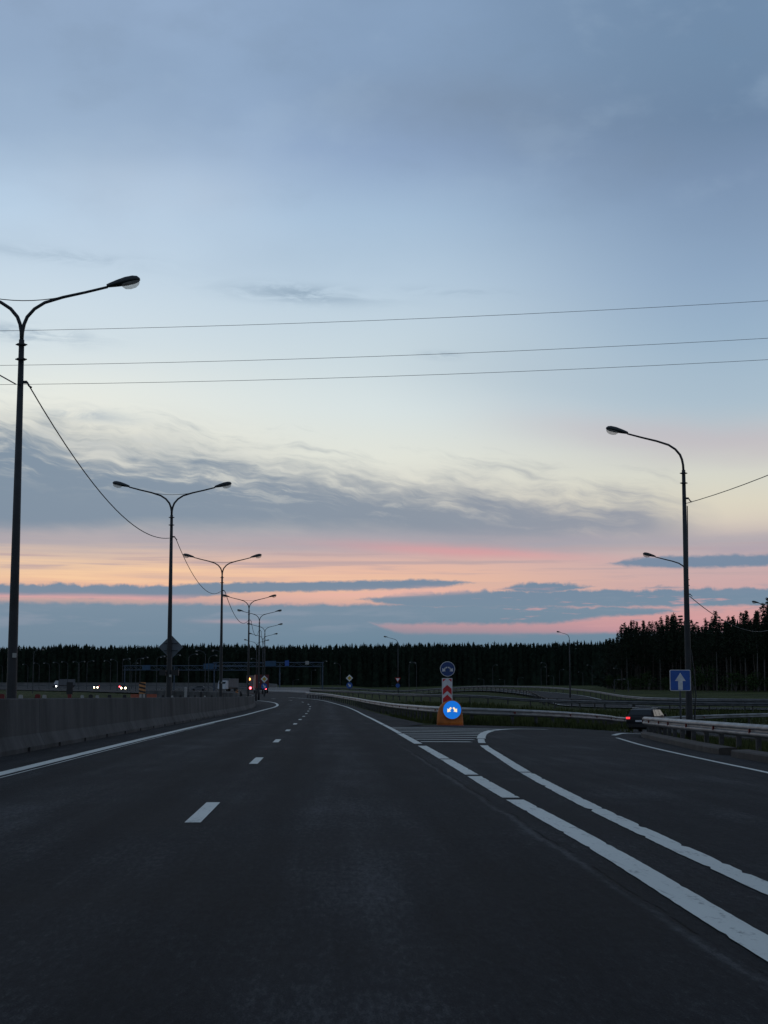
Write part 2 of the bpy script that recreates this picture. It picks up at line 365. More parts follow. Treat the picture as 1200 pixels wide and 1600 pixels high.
M['sign_back'] = mat('sign_back_metal', (0.12, 0.14, 0.16), 0.55, 0.3, 0.15, 3.0)
M['orange'] = mat('orange_plastic', (0.50, 0.135, 0.014), 0.55, 0, 0.3, 3.0)
M['orange_red'] = mat('faded_red_plastic', (0.35, 0.09, 0.05), 0.6, 0, 0.25, 3.0)
M['amber_board'] = mat('amber_board', (0.50, 0.22, 0.08), 0.6, 0, 0.2, 3.0)
M['black'] = mat('black_paint', (0.01, 0.01, 0.012), 0.5, 0, 0.2)
M['lit_blue'] = mat('lit_blue_panel', (0.01, 0.1, 0.4), 0.4, 0, 0.0, emit=(0.004, 0.15, 0.62), estr=0.9)
M['lit_cream'] = mat('lit_cream_arrow', (0.6, 0.5, 0.3), 0.4, 0, 0.0, emit=(1.0, 0.78, 0.45), estr=1.0)
M['tail'] = mat('lit_tail_lamp', (0.3, 0.01, 0.01), 0.3, 0, 0.0, emit=(1.0, 0.04, 0.05), estr=1.6)
M['tail_dim'] = mat('dim_tail_lamp', (0.3, 0.01, 0.01), 0.3, 0, 0.0, emit=(0.5, 0.02, 0.02), estr=0.25)
M['head'] = mat('lit_headlight', (0.5, 0.5, 0.4), 0.3, 0, 0.0, emit=(1.0, 0.86, 0.55), estr=12.0)
M['head_cold'] = mat('lit_white_headlight', (0.5, 0.5, 0.5), 0.3, 0, 0.0, emit=(0.95, 1.0, 0.95), estr=12.0)
M['amber'] = mat('lit_amber_marker', (0.5, 0.2, 0.05), 0.3, 0, 0.0, emit=(1.0, 0.33, 0.07), estr=8.0)
M['far_tail'] = mat('bright_tail_lamp', (0.3, 0.01, 0.01), 0.3, 0, 0.0, emit=(1.0, 0.08, 0.10), estr=9.0)
M['car_dark'] = mat('dark_car_paint', (0.006, 0.007, 0.009), 0.45, 0.0, 0.1, 2.0, spec=0.25)
M['car_silver'] = mat('silver_trim', (0.10, 0.11, 0.12), 0.35, 0.5, 0.1, 2.0)
M['car_white'] = mat('white_vehicle_paint', (0.50, 0.52, 0.55), 0.4, 0.1, 0.1, 1.0)
M['car_red'] = mat('dark_red_vehicle_paint', (0.10, 0.012, 0.014), 0.35, 0.2, 0.1, 1.0)
M['car_glass'] = mat('dark_glass', (0.02, 0.028, 0.034), 0.18, 0.0, 0.0, spec=0.35)
M['trunk'] = mat('pine_bark', (0.052, 0.040, 0.032), 0.9, 0, 0.4, 1.5, stretch=(4, 4, 0.6))
M['birch'] = mat('pale_bark', (0.095, 0.09, 0.082), 0.9, 0, 0.4, 1.5, stretch=(4, 4, 1.5))
def leafm(name, a, b):
    return mat(name, a, 0.9, 0, 0.3, 0.45, spec=0.15, col2=b)
M['needles'] = leafm('pine_needles', (0.032, 0.048, 0.026), (0.010, 0.018, 0.011))
M['needles2'] = leafm('spruce_needles', (0.020, 0.034, 0.022), (0.008, 0.014, 0.010))
M['leaves'] = leafm('shrub_leaves', (0.045, 0.075, 0.022), (0.016, 0.030, 0.010))
M['grass'] = leafm('grass_blades', (0.075, 0.085, 0.026), (0.022, 0.034, 0.010))

def mat_bowl():
    m = bpy.data.materials.new('lamp_bowl_glass'); m.use_nodes = True
    nt = m.node_tree; g = G(nt); p = nt.nodes['Principled BSDF']
    p.inputs['Base Color'].default_value = (0.75, 0.74, 0.70, 1); p.inputs['Roughness'].default_value = 0.3
    tr = g.new('ShaderNodeBsdfTranslucent'); tr.inputs[0].default_value = (0.85, 0.83, 0.78, 1)
    tp = g.new('ShaderNodeBsdfTransparent'); tp.inputs[0].default_value = (0.96, 0.95, 0.93, 1)
    mx = g.new('ShaderNodeMixShader'); mx.inputs[0].default_value = 0.55
    mx2 = g.new('ShaderNodeMixShader'); mx2.inputs[0].default_value = 0.62
    g.link(p.outputs[0], mx.inputs[1]); g.link(tr.outputs[0], mx.inputs[2])
    g.link(mx.outputs[0], mx2.inputs[1]); g.link(tp.outputs[0], mx2.inputs[2])
    g.link(mx2.outputs[0], nt.nodes['Material Output'].inputs[0])
    return m
M['bowl'] = mat_bowl()

# ------------------------------------------------------------------ mesh helpers
class MB:
    def __init__(s): s.v = []; s.f = []
    def quad(s, a, b, c, d):
        k = len(s.v); s.v += [tuple(a), tuple(b), tuple(c), tuple(d)]; s.f.append((k, k+1, k+2, k+3))
    def tri(s, a, b, c):
        k = len(s.v); s.v += [tuple(a), tuple(b), tuple(c)]; s.f.append((k, k+1, k+2))
    def box(s, x0, x1, y0, y1, z0, z1):
        k = len(s.v)
        s.v += [(x, y, z) for z in (z0, z1) for y in (y0, y1) for x in (x0, x1)]
        s.f += [(k, k+2, k+3, k+1), (k+4, k+5, k+7, k+6), (k, k+1, k+5, k+4), (k+2, k+6, k+7, k+3), (k, k+4, k+6, k+2), (k+1, k+3, k+7, k+5)]
        return s
    def tube(s, pts, rad, n=8, cap=True):
        pts = [Vector(p) for p in pts]
        if not isinstance(rad, (list, tuple)): rad = [rad] * len(pts)
        k0 = len(s.v); up = Vector((0, 0, 1)); prev = None
        for i, p in enumerate(pts):
            t = (pts[min(i+1, len(pts)-1)] - pts[max(i-1, 0)]).normalized()
            if prev is None:
                a = t.cross(up if abs(t.z) < 0.9 else Vector((0, 1, 0))).normalized()
            else:
                a = (prev - t * prev.dot(t)).normalized()
            prev = a; b = t.cross(a)
            for j in range(n):
                an = 2 * math.pi * j / n
                s.v.append(tuple(p + (a * math.cos(an) + b * math.sin(an)) * rad[i]))
        for i in range(len(pts)-1):
            for j in range(n):
                q = k0 + i*n + j; r_ = k0 + i*n + (j+1) % n
                s.f.append((q, r_, r_+n, q+n))
        if cap:
            s.f.append(tuple(k0 + j for j in range(n))[::-1]); e = k0 + (len(pts)-1)*n
            s.f.append(tuple(e + j for j in range(n)))
        return s
    def loft(s, rings, close=True, cap=True):
        """rings: lists of points of equal length"""
        k0 = len(s.v); n = len(rings[0])
        for r_ in rings: s.v += [tuple(p) for p in r_]
        for i in range(len(rings)-1):
            for j in range(n if close else n-1):
                q = k0 + i*n + j; w = k0 + i*n + (j+1) % n
                s.f.append((q, w, w+n, q+n))
        if cap and close:
            s.f.append(tuple(k0 + j for j in range(n))[::-1]); e = k0 + (len(rings)-1)*n
            s.f.append(tuple(e + j for j in range(n)))
        return s
    def prism(s, poly, y0, y1):
        """polygon in x,z pushed from y0 to y1"""
        return s.loft([[(p[0], y0, p[1]) for p in poly], [(p[0], y1, p[1]) for p in poly]])
    def build(s, name, m, parent=None, smooth=False, bevel=0.0):
        me = bpy.data.meshes.new(name); me.from_pydata(s.v, [], s.f)
        if m: me.materials.append(m)
        bm = bmesh.new(); bm.from_mesh(me)
        if len(s.f) < 30000: bmesh.ops.recalc_face_normals(bm, faces=bm.faces)
        if bevel > 0:
            es = [e for e in bm.edges if len(e.link_faces) == 2 and e.calc_face_angle(0) > 0.6]
            bmesh.ops.bevel(bm, geom=es, offset=bevel, segments=2, affect='EDGES', clamp_overlap=True)
        bm.to_mesh(me); bm.free()
        if smooth:
            for p in me.polygons: p.use_smooth = True
        o = bpy.data.objects.new(name, me); COL.objects.link(o)
        if parent: o.parent = parent
        return o

def thing(name, label, cat, loc=(0, 0, 0), rz=0.0, group=None):
    o = bpy.data.objects.new(name, None); COL.objects.link(o); o.empty_display_size = 0.2
    o.location = loc; o.rotation_euler = (0, 0, rz); o['label'] = label; o['category'] = cat
    if group: o['group'] = group
    return o
def tag(o, label, cat, group=None, kind=None):
    o['label'] = label; o['category'] = cat
    if group: o['group'] = group
    if kind: o['kind'] = kind
    return o
def struct(o, label=None):
    o['kind'] = 'structure'
    if label: o['label'] = label
    return o
def dup(root, loc, rz=0.0, label=None, group=None, scale=None):
    r = root.copy(); COL.objects.link(r); r.location = loc; r.rotation_euler = (0, 0, rz)
    if scale: r.scale = scale
    if label: r['label'] = label
    if group: r['group'] = group
    for ch in list(root.children):
        c = ch.copy(); COL.objects.link(c); c.parent = r
        for gch in ch.children:
            d = gch.copy(); COL.objects.link(d); d.parent = c
    return r

# ------------------------------------------------------------------ the lie of the land
def pchip(tab):
    xs = [a for a, b in tab]; ys = [b for a, b in tab]; n = len(xs)
    h = [xs[i+1]-xs[i] for i in range(n-1)]; dl = [(ys[i+1]-ys[i])/h[i] for i in range(n-1)]
    m = [dl[0]] + [0 if dl[i-1]*dl[i] <= 0 else (2*dl[i-1]*dl[i]/(dl[i-1]+dl[i])) for i in range(1, n-1)] + [dl[-1]]
    def f(x):
        if x <= xs[0]: return ys[0]
        if x >= xs[-1]: return ys[-1] + m[-1]*(x-xs[-1])*0.0
        lo = 0
        while xs[lo+1] < x: lo += 1
        t = (x-xs[lo])/h[lo]; t2 = t*t; t3 = t2*t
        return (2*t3-3*t2+1)*ys[lo] + (t3-2*t2+t)*h[lo]*m[lo] + (3*t2-2*t3)*ys[lo+1] + (t3-t2)*h[lo]*m[lo+1]
    return f
PL = pchip([(-100, 0), (0, 0), (95, 0), (130, 0.12), (150, 0.3), (185, 0.75), (230, 1.25), (300, 1.8), (400, 2.4), (600, 4.1), (800, 7.2), (1200, 11), (2500, 18)])
PR = pchip([(-100, 0), (0, 0), (106, 0), (118, 0.35), (132, 0.85), (150, 1.1), (200, 1.5), (230, 1.85), (330, 3.5), (500, 5.0), (800, 8.2), (1200, 12), (2500, 19)])
def smooth01(a, b, x):
    t = min(1, max(0, (x-a)/(b-a))); return t*t*(3-2*t)
def zg(X, Y):
    t = smooth01(0.03, 0.11, X / max(Y, 30.0))
    p = PL(Y)*(1-t) + PR(Y)*t
    a = 0.0
    if X > 2:
        q = 0.0032*(X-2)**2; a = -q/(1+(q/1.1)**6)**(1/6.0)
    return p + a
def gp(px, py, y0=6.0):
    """the point of the ground seen at px, py"""
    d = ray(px, py); Y = y0; st = 0.5
    while Y < 3000:
        if CAM_Z + d.z*Y <= zg(d.x*Y, Y):
            a, b = Y-st, Y
            for _ in range(24):
                c = (a+b)/2
                if CAM_Z + d.z*c <= zg(d.x*c, c): b = c
                else: a = c
            return Vector((d.x*b, b, zg(d.x*b, b)))
        Y += st; st = 0.5 if Y < 200 else 2.0
    return None
def gd(px, D):
    """ground point in column px (at the horizon) at depth D"""
    d = ray(px, 1088); return Vector((d.x*D, D, zg(d.x*D, D)))

def resample(pts, step):
    out = [pts[0].copy()]
    for i in range(len(pts)-1):
        a, b = pts[i], pts[i+1]; n = max(1, int((b-a).length/step))
        for k in range(1, n+1): out.append(a.lerp(b, k/n))
    return out
def spline(pts, step=1.0):
    """Catmull-Rom through ground points, then laid on the ground"""
    P = [Vector((p[0], p[1], 0)) for p in pts]; P = [P[0]*2-P[1]] + P + [P[-1]*2-P[-2]]; out = []
    for i in range(1, len(P)-2):
        n = max(1, int((P[i+1]-P[i]).length/step))
        # centripetal parameters
        t0 = 0.0; t1 = t0+max(1e-4, (P[i]-P[i-1]).length)**.5; t2 = t1+max(1e-4, (P[i+1]-P[i]).length)**.5; t3 = t2+max(1e-4, (P[i+2]-P[i+1]).length)**.5
        for k in range(n):
            t = t1+(t2-t1)*k/n
            A1 = P[i-1]*((t1-t)/(t1-t0))+P[i]*((t-t0)/(t1-t0)); A2 = P[i]*((t2-t)/(t2-t1))+P[i+1]*((t-t1)/(t2-t1)); A3 = P[i+1]*((t3-t)/(t3-t2))+P[i+2]*((t-t2)/(t3-t2))
            B1 = A1*((t2-t)/(t2-t0))+A2*((t-t0)/(t2-t0)); B2 = A2*((t3-t)/(t3-t1))+A3*((t-t1)/(t3-t1))
            out.append(B1*((t2-t)/(t2-t1))+B2*((t-t1)/(t2-t1)))
    out.append(P[-2].copy())
    for p in out: p.z = zg(p.x, p.y)
    return out
def side(pts, i):
    t = (pts[min(i+1, len(pts)-1)]-pts[max(i-1, 0)]); t.z = 0; t.normalize()
    return Vector((t.y, -t.x, 0))      # to the right of travel
def ribbon(mb, pts, w, dz, wob=0.0, seed=0):
    r_ = random.Random(seed); rings = []
    a = b = 0.0
    for i, p in enumerate(pts):
        s_ = side(pts, i)
        if wob:
            a = a*0.25 + r_.uniform(-wob, wob)*0.35; b = b*0.25 + r_.uniform(-wob, wob)*0.35
            if r_.random() < 0.03: a -= wob*r_.uniform(1, 3)
            if r_.random() < 0.05: b -= wob*r_.uniform(1, 3)
        l = p - s_*(w/2+a); q = p + s_*(w/2+b)
        l.z = zg(l.x, l.y)+dz; q.z = zg(q.x, q.y)+dz
        rings.append([l, q])
    mb.loft(rings, close=False)

# ------------------------------------------------------------------ ground
def lines(segs):
    out = []
    for a, b, st in segs:
        x = a
        while x < b - 1e-6: out.append(x); x += st
    out.append(segs[-1][1]); return out
def build_ground():
    xs = lines([(-2400, -400, 200), (-400, -120, 20), (-120, -30, 5), (-30, 60, 1.0), (60, 130, 5), (130, 400, 20), (400, 2400, 200)])
    ys = lines([(-300, -40, 20), (-40, 0, 5), (0, 20, 2.5), (20, 160, 1.0), (160, 320, 4), (320, 900, 20), (900, 3000, 150)])
    r_ = random.Random(3); mb = MB()
    for y in ys:
        for x in xs:
            off = 0.07 if y < 110 else (0.12 if y < 220 else 0.3)
            mb.v.append((x, y, zg(x, y) - off))
    n = len(xs)
    for j in range(len(ys)-1):
        for i in range(n-1):
            k = j*n+i; mb.f.append((k, k+1, k+1+n, k+n))
    o = mb.build('ground', M['ground'], smooth=True); struct(o, 'dark green meadow around the highway')
build_ground()

def interp_list(pts, t):
    """pts: list of (x, y); t from 0 to len-1"""
    i = min(int(t), len(pts)-2); f = t-i
    return (pts[i][0]*(1-f)+pts[i+1][0]*f, pts[i][1]*(1-f)+pts[i+1][1]*f)
def sheet(mb, L, Rr, st=1.2, nlat=10, dz=0.0):
    rings = []
    for i in range(len(L)-1):
        a = math.dist(L[i], L[i+1]); b = math.dist(Rr[i], Rr[i+1]); n = max(1, int(max(a, b)/st))
        for k in range(n + (1 if i == len(L)-2 else 0)):
            t = i+k/n; p = interp_list(L, t); q = interp_list(Rr, t)
            rings.append([(p[0]+(q[0]-p[0])*s/nlat, p[1]+(q[1]-p[1])*s/nlat, zg(p[0]+(q[0]-p[0])*s/nlat, p[1]+(q[1]-p[1])*s/nlat)+dz) for s in range(nlat+1)])
    mb.loft(rings, close=False)

ML = [(-6.6, -8), (-6.6, 20), (-6.6, 40), (-6.6, 62), (-6.6, 68), (-6.6, 82), (-6.55, 104), (-6.4, 125), (-6.5, 145), (-7.6, 162), (-10, 176), (-13, 186), (-17, 196)]
MR = [(3.0, -8), (3.0, 20), (3.0, 40), (3.0, 62), (4.4, 68), (4.2, 82), (3.8, 104), (3.4, 125), (2.9, 145), (1.9, 166), (1.0, 184), (0.0, 200), (-1.5, 222)]
RL = [(3.0, -8), (3.0, 20), (3.0, 40), (3.0, 62), (5.0, 67.4), (8.2, 68.8), (12, 75.3), (16, 87), (20, 102), (26, 110.5), (36, 115.5), (60, 118)]
RR = [(8.8, -8), (8.9, 20), (9.7, 40), (12.1, 58), (13.2, 63), (14.6, 67), (16.5, 70.5), (19, 74), (23, 77.5), (29, 81), (40, 86), (62, 90)]
mb = MB(); sheet(mb, ML, MR, 1.2, 14); sheet(mb, RL, RR, 1.2, 10)
road = struct(mb.build('road', M['asphalt'], smooth=True), 'dark asphalt highway with an exit lane to the right')

mb = MB()
PN = [(-260, 900), (-190, 760), (-118, 565), (-65, 428), (-40, 330), (-27, 268), (-17, 238), (-12, 214), (-9, 200)]
PF = [(-330, 930), (-250, 770), (-154, 741), (-94, 742), (-32, 715), (-16.3, 430), (-9, 387), (-2.9, 291), (2.0, 226)]
sheet(mb, PN, PF, 8, 26, -0.05)
plaza = struct(mb.build('far_road', M['asphalt'], smooth=True), 'wide far carriageway bending left before the forest')
FC = [(-60, 530), (-20, 500), (10, 465), (30, 415), (38, 350), (40.5, 295), (40, 262), (37, 230), (33, 195), (31, 170), (34, 157), (44, 148), (60, 143), (85, 140), (140, 138)]
def off_path(P, d):
    out = []
    for i in range(len(P)):
        a = P[max(0, i-1)]; b = P[min(len(P)-1, i+1)]; l = math.hypot(b[0]-a[0], b[1]-a[1])
        out.append((P[i][0]+(b[1]-a[1])/l*d, P[i][1]-(b[0]-a[0])/l*d))
    return out
mb = MB(); sheet(mb, off_path(FC, 4.6), off_path(FC, -4.6), 2.5, 6, 0.0)
struct(mb.build('ramp_road', M['asphalt'], smooth=True), 'curved ramp road in the middle distance')
mb = MB()
for d in (-4.0, 4.0): ribbon(mb, spline([Vector((p[0], p[1], 0)) for p in off_path(FC, d)], 2.5), 0.18, 0.012)
o = mb.build('edge_line', M['paint'], bpy.data.objects['ramp_road'])

# ---- painted markings: children of the road
def gl(*pp): return [gp(*p) for p in pp]
mb = MB()
LE = [Vector((-5.02, -2, 0)), Vector((-5.02, 12, 0)), Vector((-5.04, 24, 0)), Vector((-5.15, 48, 0)), Vector((-5.17, 80, 0)), Vector((-5.1, 112, 0)), Vector((-4.9, 130, 0)), Vector((-4.6, 145, 0)), Vector((-4.75, 155, 0)), Vector((-5.5, 167, 0)), Vector((-7.2, 178, 0)), Vector((-10, 190, 0)), Vector((-14, 202, 0))]
sp = spline(LE, 0.8); ribbon(mb, sp, 0.24, 0.006, 0.006, 1)
sp2 = [p + side(sp, i)*0.24 for i, p in enumerate(sp)]; ribbon(mb, sp2[:90], 0.035, 0.005, 0.006, 2)
mb.build('left_edge_line', M['paint'], road)
mb = MB()
DC = spline([Vector((-1.26, -10, 0)), Vector((-1.26, 16, 0)), Vector((-1.28, 30, 0)), Vector((-1.31, 56, 0)), Vector((-1.28, 97, 0)), Vector((-1.3, 121, 0)), Vector((-1.36, 142, 0)), Vector((-1.7, 158, 0)), Vector((-2.5, 171, 0)), Vector((-4, 183, 0)), Vector((-6.5, 196, 0)), Vector((-10, 210, 0))], 0.4)
cum = 0.0; seg = []; start = 14.9 + 10; period = 12.85; segs = []
for i in range(1, len(DC)):
    cum += (DC[i]-DC[i-1]).length
    ph = (cum - start) % period
    if cum > start-0.3 and ph < 3.15: seg.append(DC[i])
    elif seg: segs.append(seg); seg = []
for s_ in segs:
    if len(s_) > 1: ribbon(mb, s_, 0.155, 0.006, 0.004, int(s_[0].y))
mb.build('dashed_lane_line', M['paint'], road)
mb = MB()
RE = [Vector((2.08, 2, 0)), Vector((2.12, 7.4, 0)), Vector((2.2, 12, 0)), Vector((2.22, 20, 0)), Vector((2.28, 26, 0)), Vector((2.36, 37, 0)), Vector((2.46, 55, 0)), Vector((2.5, 70, 0)), Vector((2.52, 91, 0)), Vector((2.4, 123, 0)), Vector((2.02, 142, 0)), Vector((0.85, 165, 0)), Vector((-0.2, 180, 0)), Vector((-1.9, 195, 0)), Vector((-5, 212, 0))]
sp = spline(RE, 0.12)
def between(sp, a, b): return [p for p in sp if a <= p.y <= b]
for k, (a, b) in enumerate(((0, 18.1), (18.4, 23.5), (23.8, 29.7), (29.95, 37.8), (39.4, 50.2), (50.5, 65.5), (66.0, 220))):
    ribbon(mb, between(sp, a, b), 0.21 if b < 60 else 0.17, 0.006, 0.008 if b < 60 else 0.004, 10+k)
mb.build('right_edge_line', M['paint'], road)
mb = MB()
L2 = [Vector((2.74, 2, 0)), Vector((2.77, 7, 0)), Vector((2.79, 10.5, 0)), Vector((2.85, 14, 0)), Vector((2.95, 18.2, 0)), Vector((3.2, 24.8, 0)), Vector((3.55, 31.5, 0)), Vector((3.95, 38.5, 0)), Vector((4.7, 46.5, 0)), Vector((5.5, 53, 0)), Vector((6.5, 58.5, 0)), Vector((7.7, 62, 0)), Vector((9.2, 64, 0))]
sp = spline(L2, 0.12)
for k, (a, b) in enumerate(((0, 24.6), (24.75, 38.4), (40.4, 44.6), (44.9, 57.0), (57.3, 64.5))):
    ribbon(mb, between(sp, a, b), 0.19 if b < 50 else 0.26, 0.006, 0.014, 30+k)
mb.build('exit_lane_line', M['paint'], road)
mb = MB()
rr = random.Random(12)
for k in range(9):
    Y = 41.2+k*2.35
    xr = 4.15+(Y-41.2)*0.13+max(0, Y-52)*0.08
    ribbon(mb, [Vector((2.55, Y, 0)), Vector((3.2, Y+0.05, 0)), Vector(((2.5+xr)/2, Y+0.05, 0)), Vector((xr-0.25, Y+0.12, 0))], 0.42, 0.006, 0.02, 50+k)
mb.build('hatching', M['paint'], road)
mb = MB()
RK = [Vector((8.1, 0, 0)), Vector((8.2, 14, 0)), Vector((8.1, 22, 0)), Vector((8.35, 28, 0)), Vector((8.7, 33, 0)), Vector((9.2, 39.5, 0)), Vector((9.7, 46, 0)), Vector((10.3, 53, 0))]
K1 = [gp(1300, 1232), gp(1200, 1207.7), gp(1135, 1194), gp(1070, 1180), gp(1005, 1165), gp(963.8, 1153)]
ribbon(mb, spline([Vector((8.0, 4, 0)), Vector((8.0, 14, 0))] + K1, 0.5), 0.13, 0.006, 0.006, 70)
K2 = [gp(958, 1149), gp(983, 1146)]
ribbon(mb, spline([K2[0], K2[1], K2[1]+Vector((2.5, 4.5, 0)), K2[1]+Vector((7, 9, 0)), K2[1]+Vector((16, 14, 0))], 0.8), 0.2, 0.006, 0.006, 71)
mb.build('ramp_edge_line', M['paint'], road)

# ------------------------------------------------------------------ kerb on the right
KB = [Vector((8.8, -6, 0)), Vector((8.85, 10, 0)), Vector((8.9, 22, 0)), Vector((9.07, 31.5, 0)), Vector((9.44, 38, 0)), Vector((10.3, 46, 0)), Vector((11.5, 55.5, 0)), Vector((12.3, 60, 0)), Vector((13.6, 65, 0)), Vector((16, 70, 0)), Vector((22, 77, 0)), Vector((38, 86, 0))]
kb = spline(KB, 0.5)
def kerb_piece(mb, pts):
    rings = []
    for i, p in enumerate(pts):
        s_ = side(pts, i); z = zg(p.x, p.y)
        prof = [(0.0, -0.1), (0.0, 0.13), (0.03, 0.16), (0.40, 0.17), (0.44, 0.14), (0.44, -0.1)]
        rings.append([(p.x+s_.x*a, p.y+s_.y*a, z+b) for a, b in prof])
    mb.loft(rings)
mb = MB(); kerb_piece(mb, [p for p in kb if p.y < 35.3]); kerb_piece(mb, [p for p in kb if p.y > 36.1])
ko = mb.build('kerb', M['kerb']); tag(ko, 'brownish concrete kerb along the right side of the exit lane with a drain gap', 'kerb')

# ------------------------------------------------------------------ concrete barrier on the left
def build_barrier():
    path = [(-6.7, -6), (-6.7, 40), (-6.7, 80), (-6.68, 104), (-6.55, 125), (-6.75, 145), (-7.85, 162), (-10.3, 176), (-13.5, 186), (-18, 197), (-25, 210)]
    pts = spline([Vector((a, b, 0)) for a, b in path], 0.5)
    rings = []; cum = 0
    def ring(p, s_, h, notch=0.0, seam=0.0):
        z = zg(p.x, p.y)
        f = 0.25-seam
        prof = [(f-notch, -0.1), (f-notch, 0.09 if not notch else 0.075), (f, 0.095), (0.12-seam, 0.36), (0.085-seam, h-0.02), (0.07-seam, h-seam), (-0.07+seam, h-seam), (-0.09, h-0.02), (-0.12, 0.36), (-0.2, 0.09), (-0.2, -0.1)]
        return [(p.x+s_.x*a, p.y+s_.y*a, z+b) for a, b in prof]
    for i, p in enumerate(pts):
        cum = p.y
        s_ = side(pts, i); t = Vector((-s_.y, s_.x, 0))
        h = 1.155 - 0.2*smooth01(95, 170, p.y)
        ph = (i % 8)
        if p.y < 110 and ph == 0:
            for dd, nn in ((-0.16, 0), (-0.15, 0.16), (0.15, 0.16), (0.16, 0)): rings.append(ring(p+t*dd, s_, h, nn))
        elif p.y < 120 and i % 16 == 4:
            for dd, nn in ((-0.02, 0), (-0.012, 0.012), (0.012, 0.012), (0.02, 0)): rings.append(ring(p+t*dd, s_, h, 0, nn))
        else: rings.append(ring(p, s_, h))
    mb = MB(); mb.loft(rings)
    root = thing('concrete_barrier', 'long grey concrete safety barrier along the left edge of the highway', 'barrier', (0, 0, 0))
    mb.build('wall', M['barrier'], root)
    # small studs and reflectors along the top
    for px, kind in ((11, 'r'), (40, 'w'), (66, 'r'), (76, 'w'), (134, 'w'), (147, 'r'), (157, 'w'), (176, 'r'), (199, 'r'), (258, 'r'), (272, 'w'), (285, 'r'), (297, 'r'), (307, 'r'), (322, 'w'), (333, 'r')):
        D = 6.7*2400/(508-px)
        b = MB(); w = 0.045 if kind == 'w' else 0.06; hh = 0.07 if kind == 'w' else 0.085
        b.box(-6.7-w, -6.7+w, D-0.02, D+0.02, 1.15, 1.152+hh)
        b.box(-6.7-w*0.7, -6.7+w*0.7, D-0.014, D+0.014, 1.152+hh, 1.165+hh)
        b.build('reflector', M['white_refl'] if kind == 'w' else (M['red_refl'] if px < 100 else M['black']), root)
    return root
build_barrier()

# ------------------------------------------------------------------ guard rails
WPROF = [(0.0, 0.0), (0.02, 0.012), (0.075, 0.055), (0.08, 0.085), (0.075, 0.11), (0.015, 0.14), (0.012, 0.175), (0.075, 0.205), (0.08, 0.23), (0.075, 0.26), (0.02, 0.305), (0.0, 0.315)]
def guard_rail(name, label, pts, face, m, mp, spacing=2.0, zt=0.75, refl=0, post_face=0.12, group=None, posts_max=95, step=1.0, lamp=None):
    """pts: ground path; face: +1 when the wave faces right of travel"""
    root = thing(name, label, 'guard rail', (0, 0, 0), 0, group)
    P = spline(pts, step); rings = []
    for i, p in enumerate(P):
        s_ = side(P, i)*face; z = zg(p.x, p.y)+zt-0.315
        f = [(p.x+s_.x*a, p.y+s_.y*a, z+b) for a, b in WPROF]
        bk = [(p.x+s_.x*(a-0.012), p.y+s_.y*(a-0.012), z+b) for a, b in reversed(WPROF)]
        rings.append(f+bk)
    mb = MB(); mb.loft(rings); beam = mb.build('beam', m, root)
    cum = 0; nextp = 0.4; k = 0
    for i in range(len(P)-1):
        a, b = P[i], P[i+1]; L = (b-a).length
        while nextp <= cum+L and k < posts_max:
            p = a.lerp(b, (nextp-cum)/L); s_ = side(P, i)*face; z = zg(p.x, p.y)
            t = Vector((-s_.y, s_.x, 0)); q = MB()
            def bx(a0, a1, t0, t1, z0, z1):
                c = []
                for zz in (z0, z1):
                    for aa, tt in ((a0, t0), (a1, t0), (a1, t1), (a0, t1)): c.append(p+s_*aa+t*tt+Vector((0, 0, zz-p.z)))
                kk = len(q.v); q.v += [tuple(v) for v in c]
                q.f += [(kk, kk+3, kk+2, kk+1), (kk+4, kk+5, kk+6, kk+7)] + [(kk+j, kk+(j+1) % 4, kk+4+(j+1) % 4, kk+4+j) for j in range(4)]
            bx(-0.20, -0.08, -0.05, 0.05, z-0.3, z+zt-0.03); bx(-0.08, -0.014, -0.035, 0.035, z+zt-0.25, z+zt-0.08)
            q.build('post', mp, root)
            if refl and k % refl == 0:
                rf = MB(); c = p+s_*0.045+Vector((0, 0, z+zt-0.16-p.z))
                u = t
                rf.loft([[tuple(c-u*0.05+Vector((0, 0, .05))), tuple(c+u*0.05+Vector((0, 0, .05))), tuple(c+u*0.035-Vector((0, 0, .06))), tuple(c-u*0.035-Vector((0, 0, .06)))],
                         [tuple(c+s_*0.05-u*0.05+Vector((0, 0, .05))), tuple(c+s_*0.05+u*0.05+Vector((0, 0, .05))), tuple(c+s_*0.05+u*0.035-Vector((0, 0, .06))), tuple(c+s_*0.05-u*0.035-Vector((0, 0, .06)))]])
                rf.build('reflector', M['red_refl'], root)
            k += 1; nextp += spacing
        cum += L
    return root
M['railf'] = mat('far_rail_steel', (0.16, 0.165, 0.17), 0.6, 0.2, 0.3, 0.8)
V2 = lambda l: [Vector((a, b, 0)) for a, b in l]
guard_rail('guard_rail', 'near steel guard rail with red reflectors behind the kerb on the right', V2([(13.8, 64.5), (12.55, 60.5), (12.0, 57), (11.5, 53), (10.75, 47.5), (10.35, 42), (10.1, 35.5), (9.9, 29), (9.85, 20), (9.8, 8)]), 1, M['rail'], M['post'], 2.0, 0.76, 2, step=0.5)
guard_rail('guard_rail', 'long guard rail curving behind the orange bollard and round the exit', V2([(-2.5, 205), (-0.2, 190), (1.73, 167), (3.1, 148), (4.0, 122), (4.5, 100), (4.85, 84), (5.3, 74), (6.6, 69.3), (8.4, 69.8), (12.2, 76.3), (16.2, 88), (20.2, 103.2), (26, 111.8), (36, 116.8), (60, 119.5)]), 1, M['rail'], M['post'], 2.3, 0.76, 3)
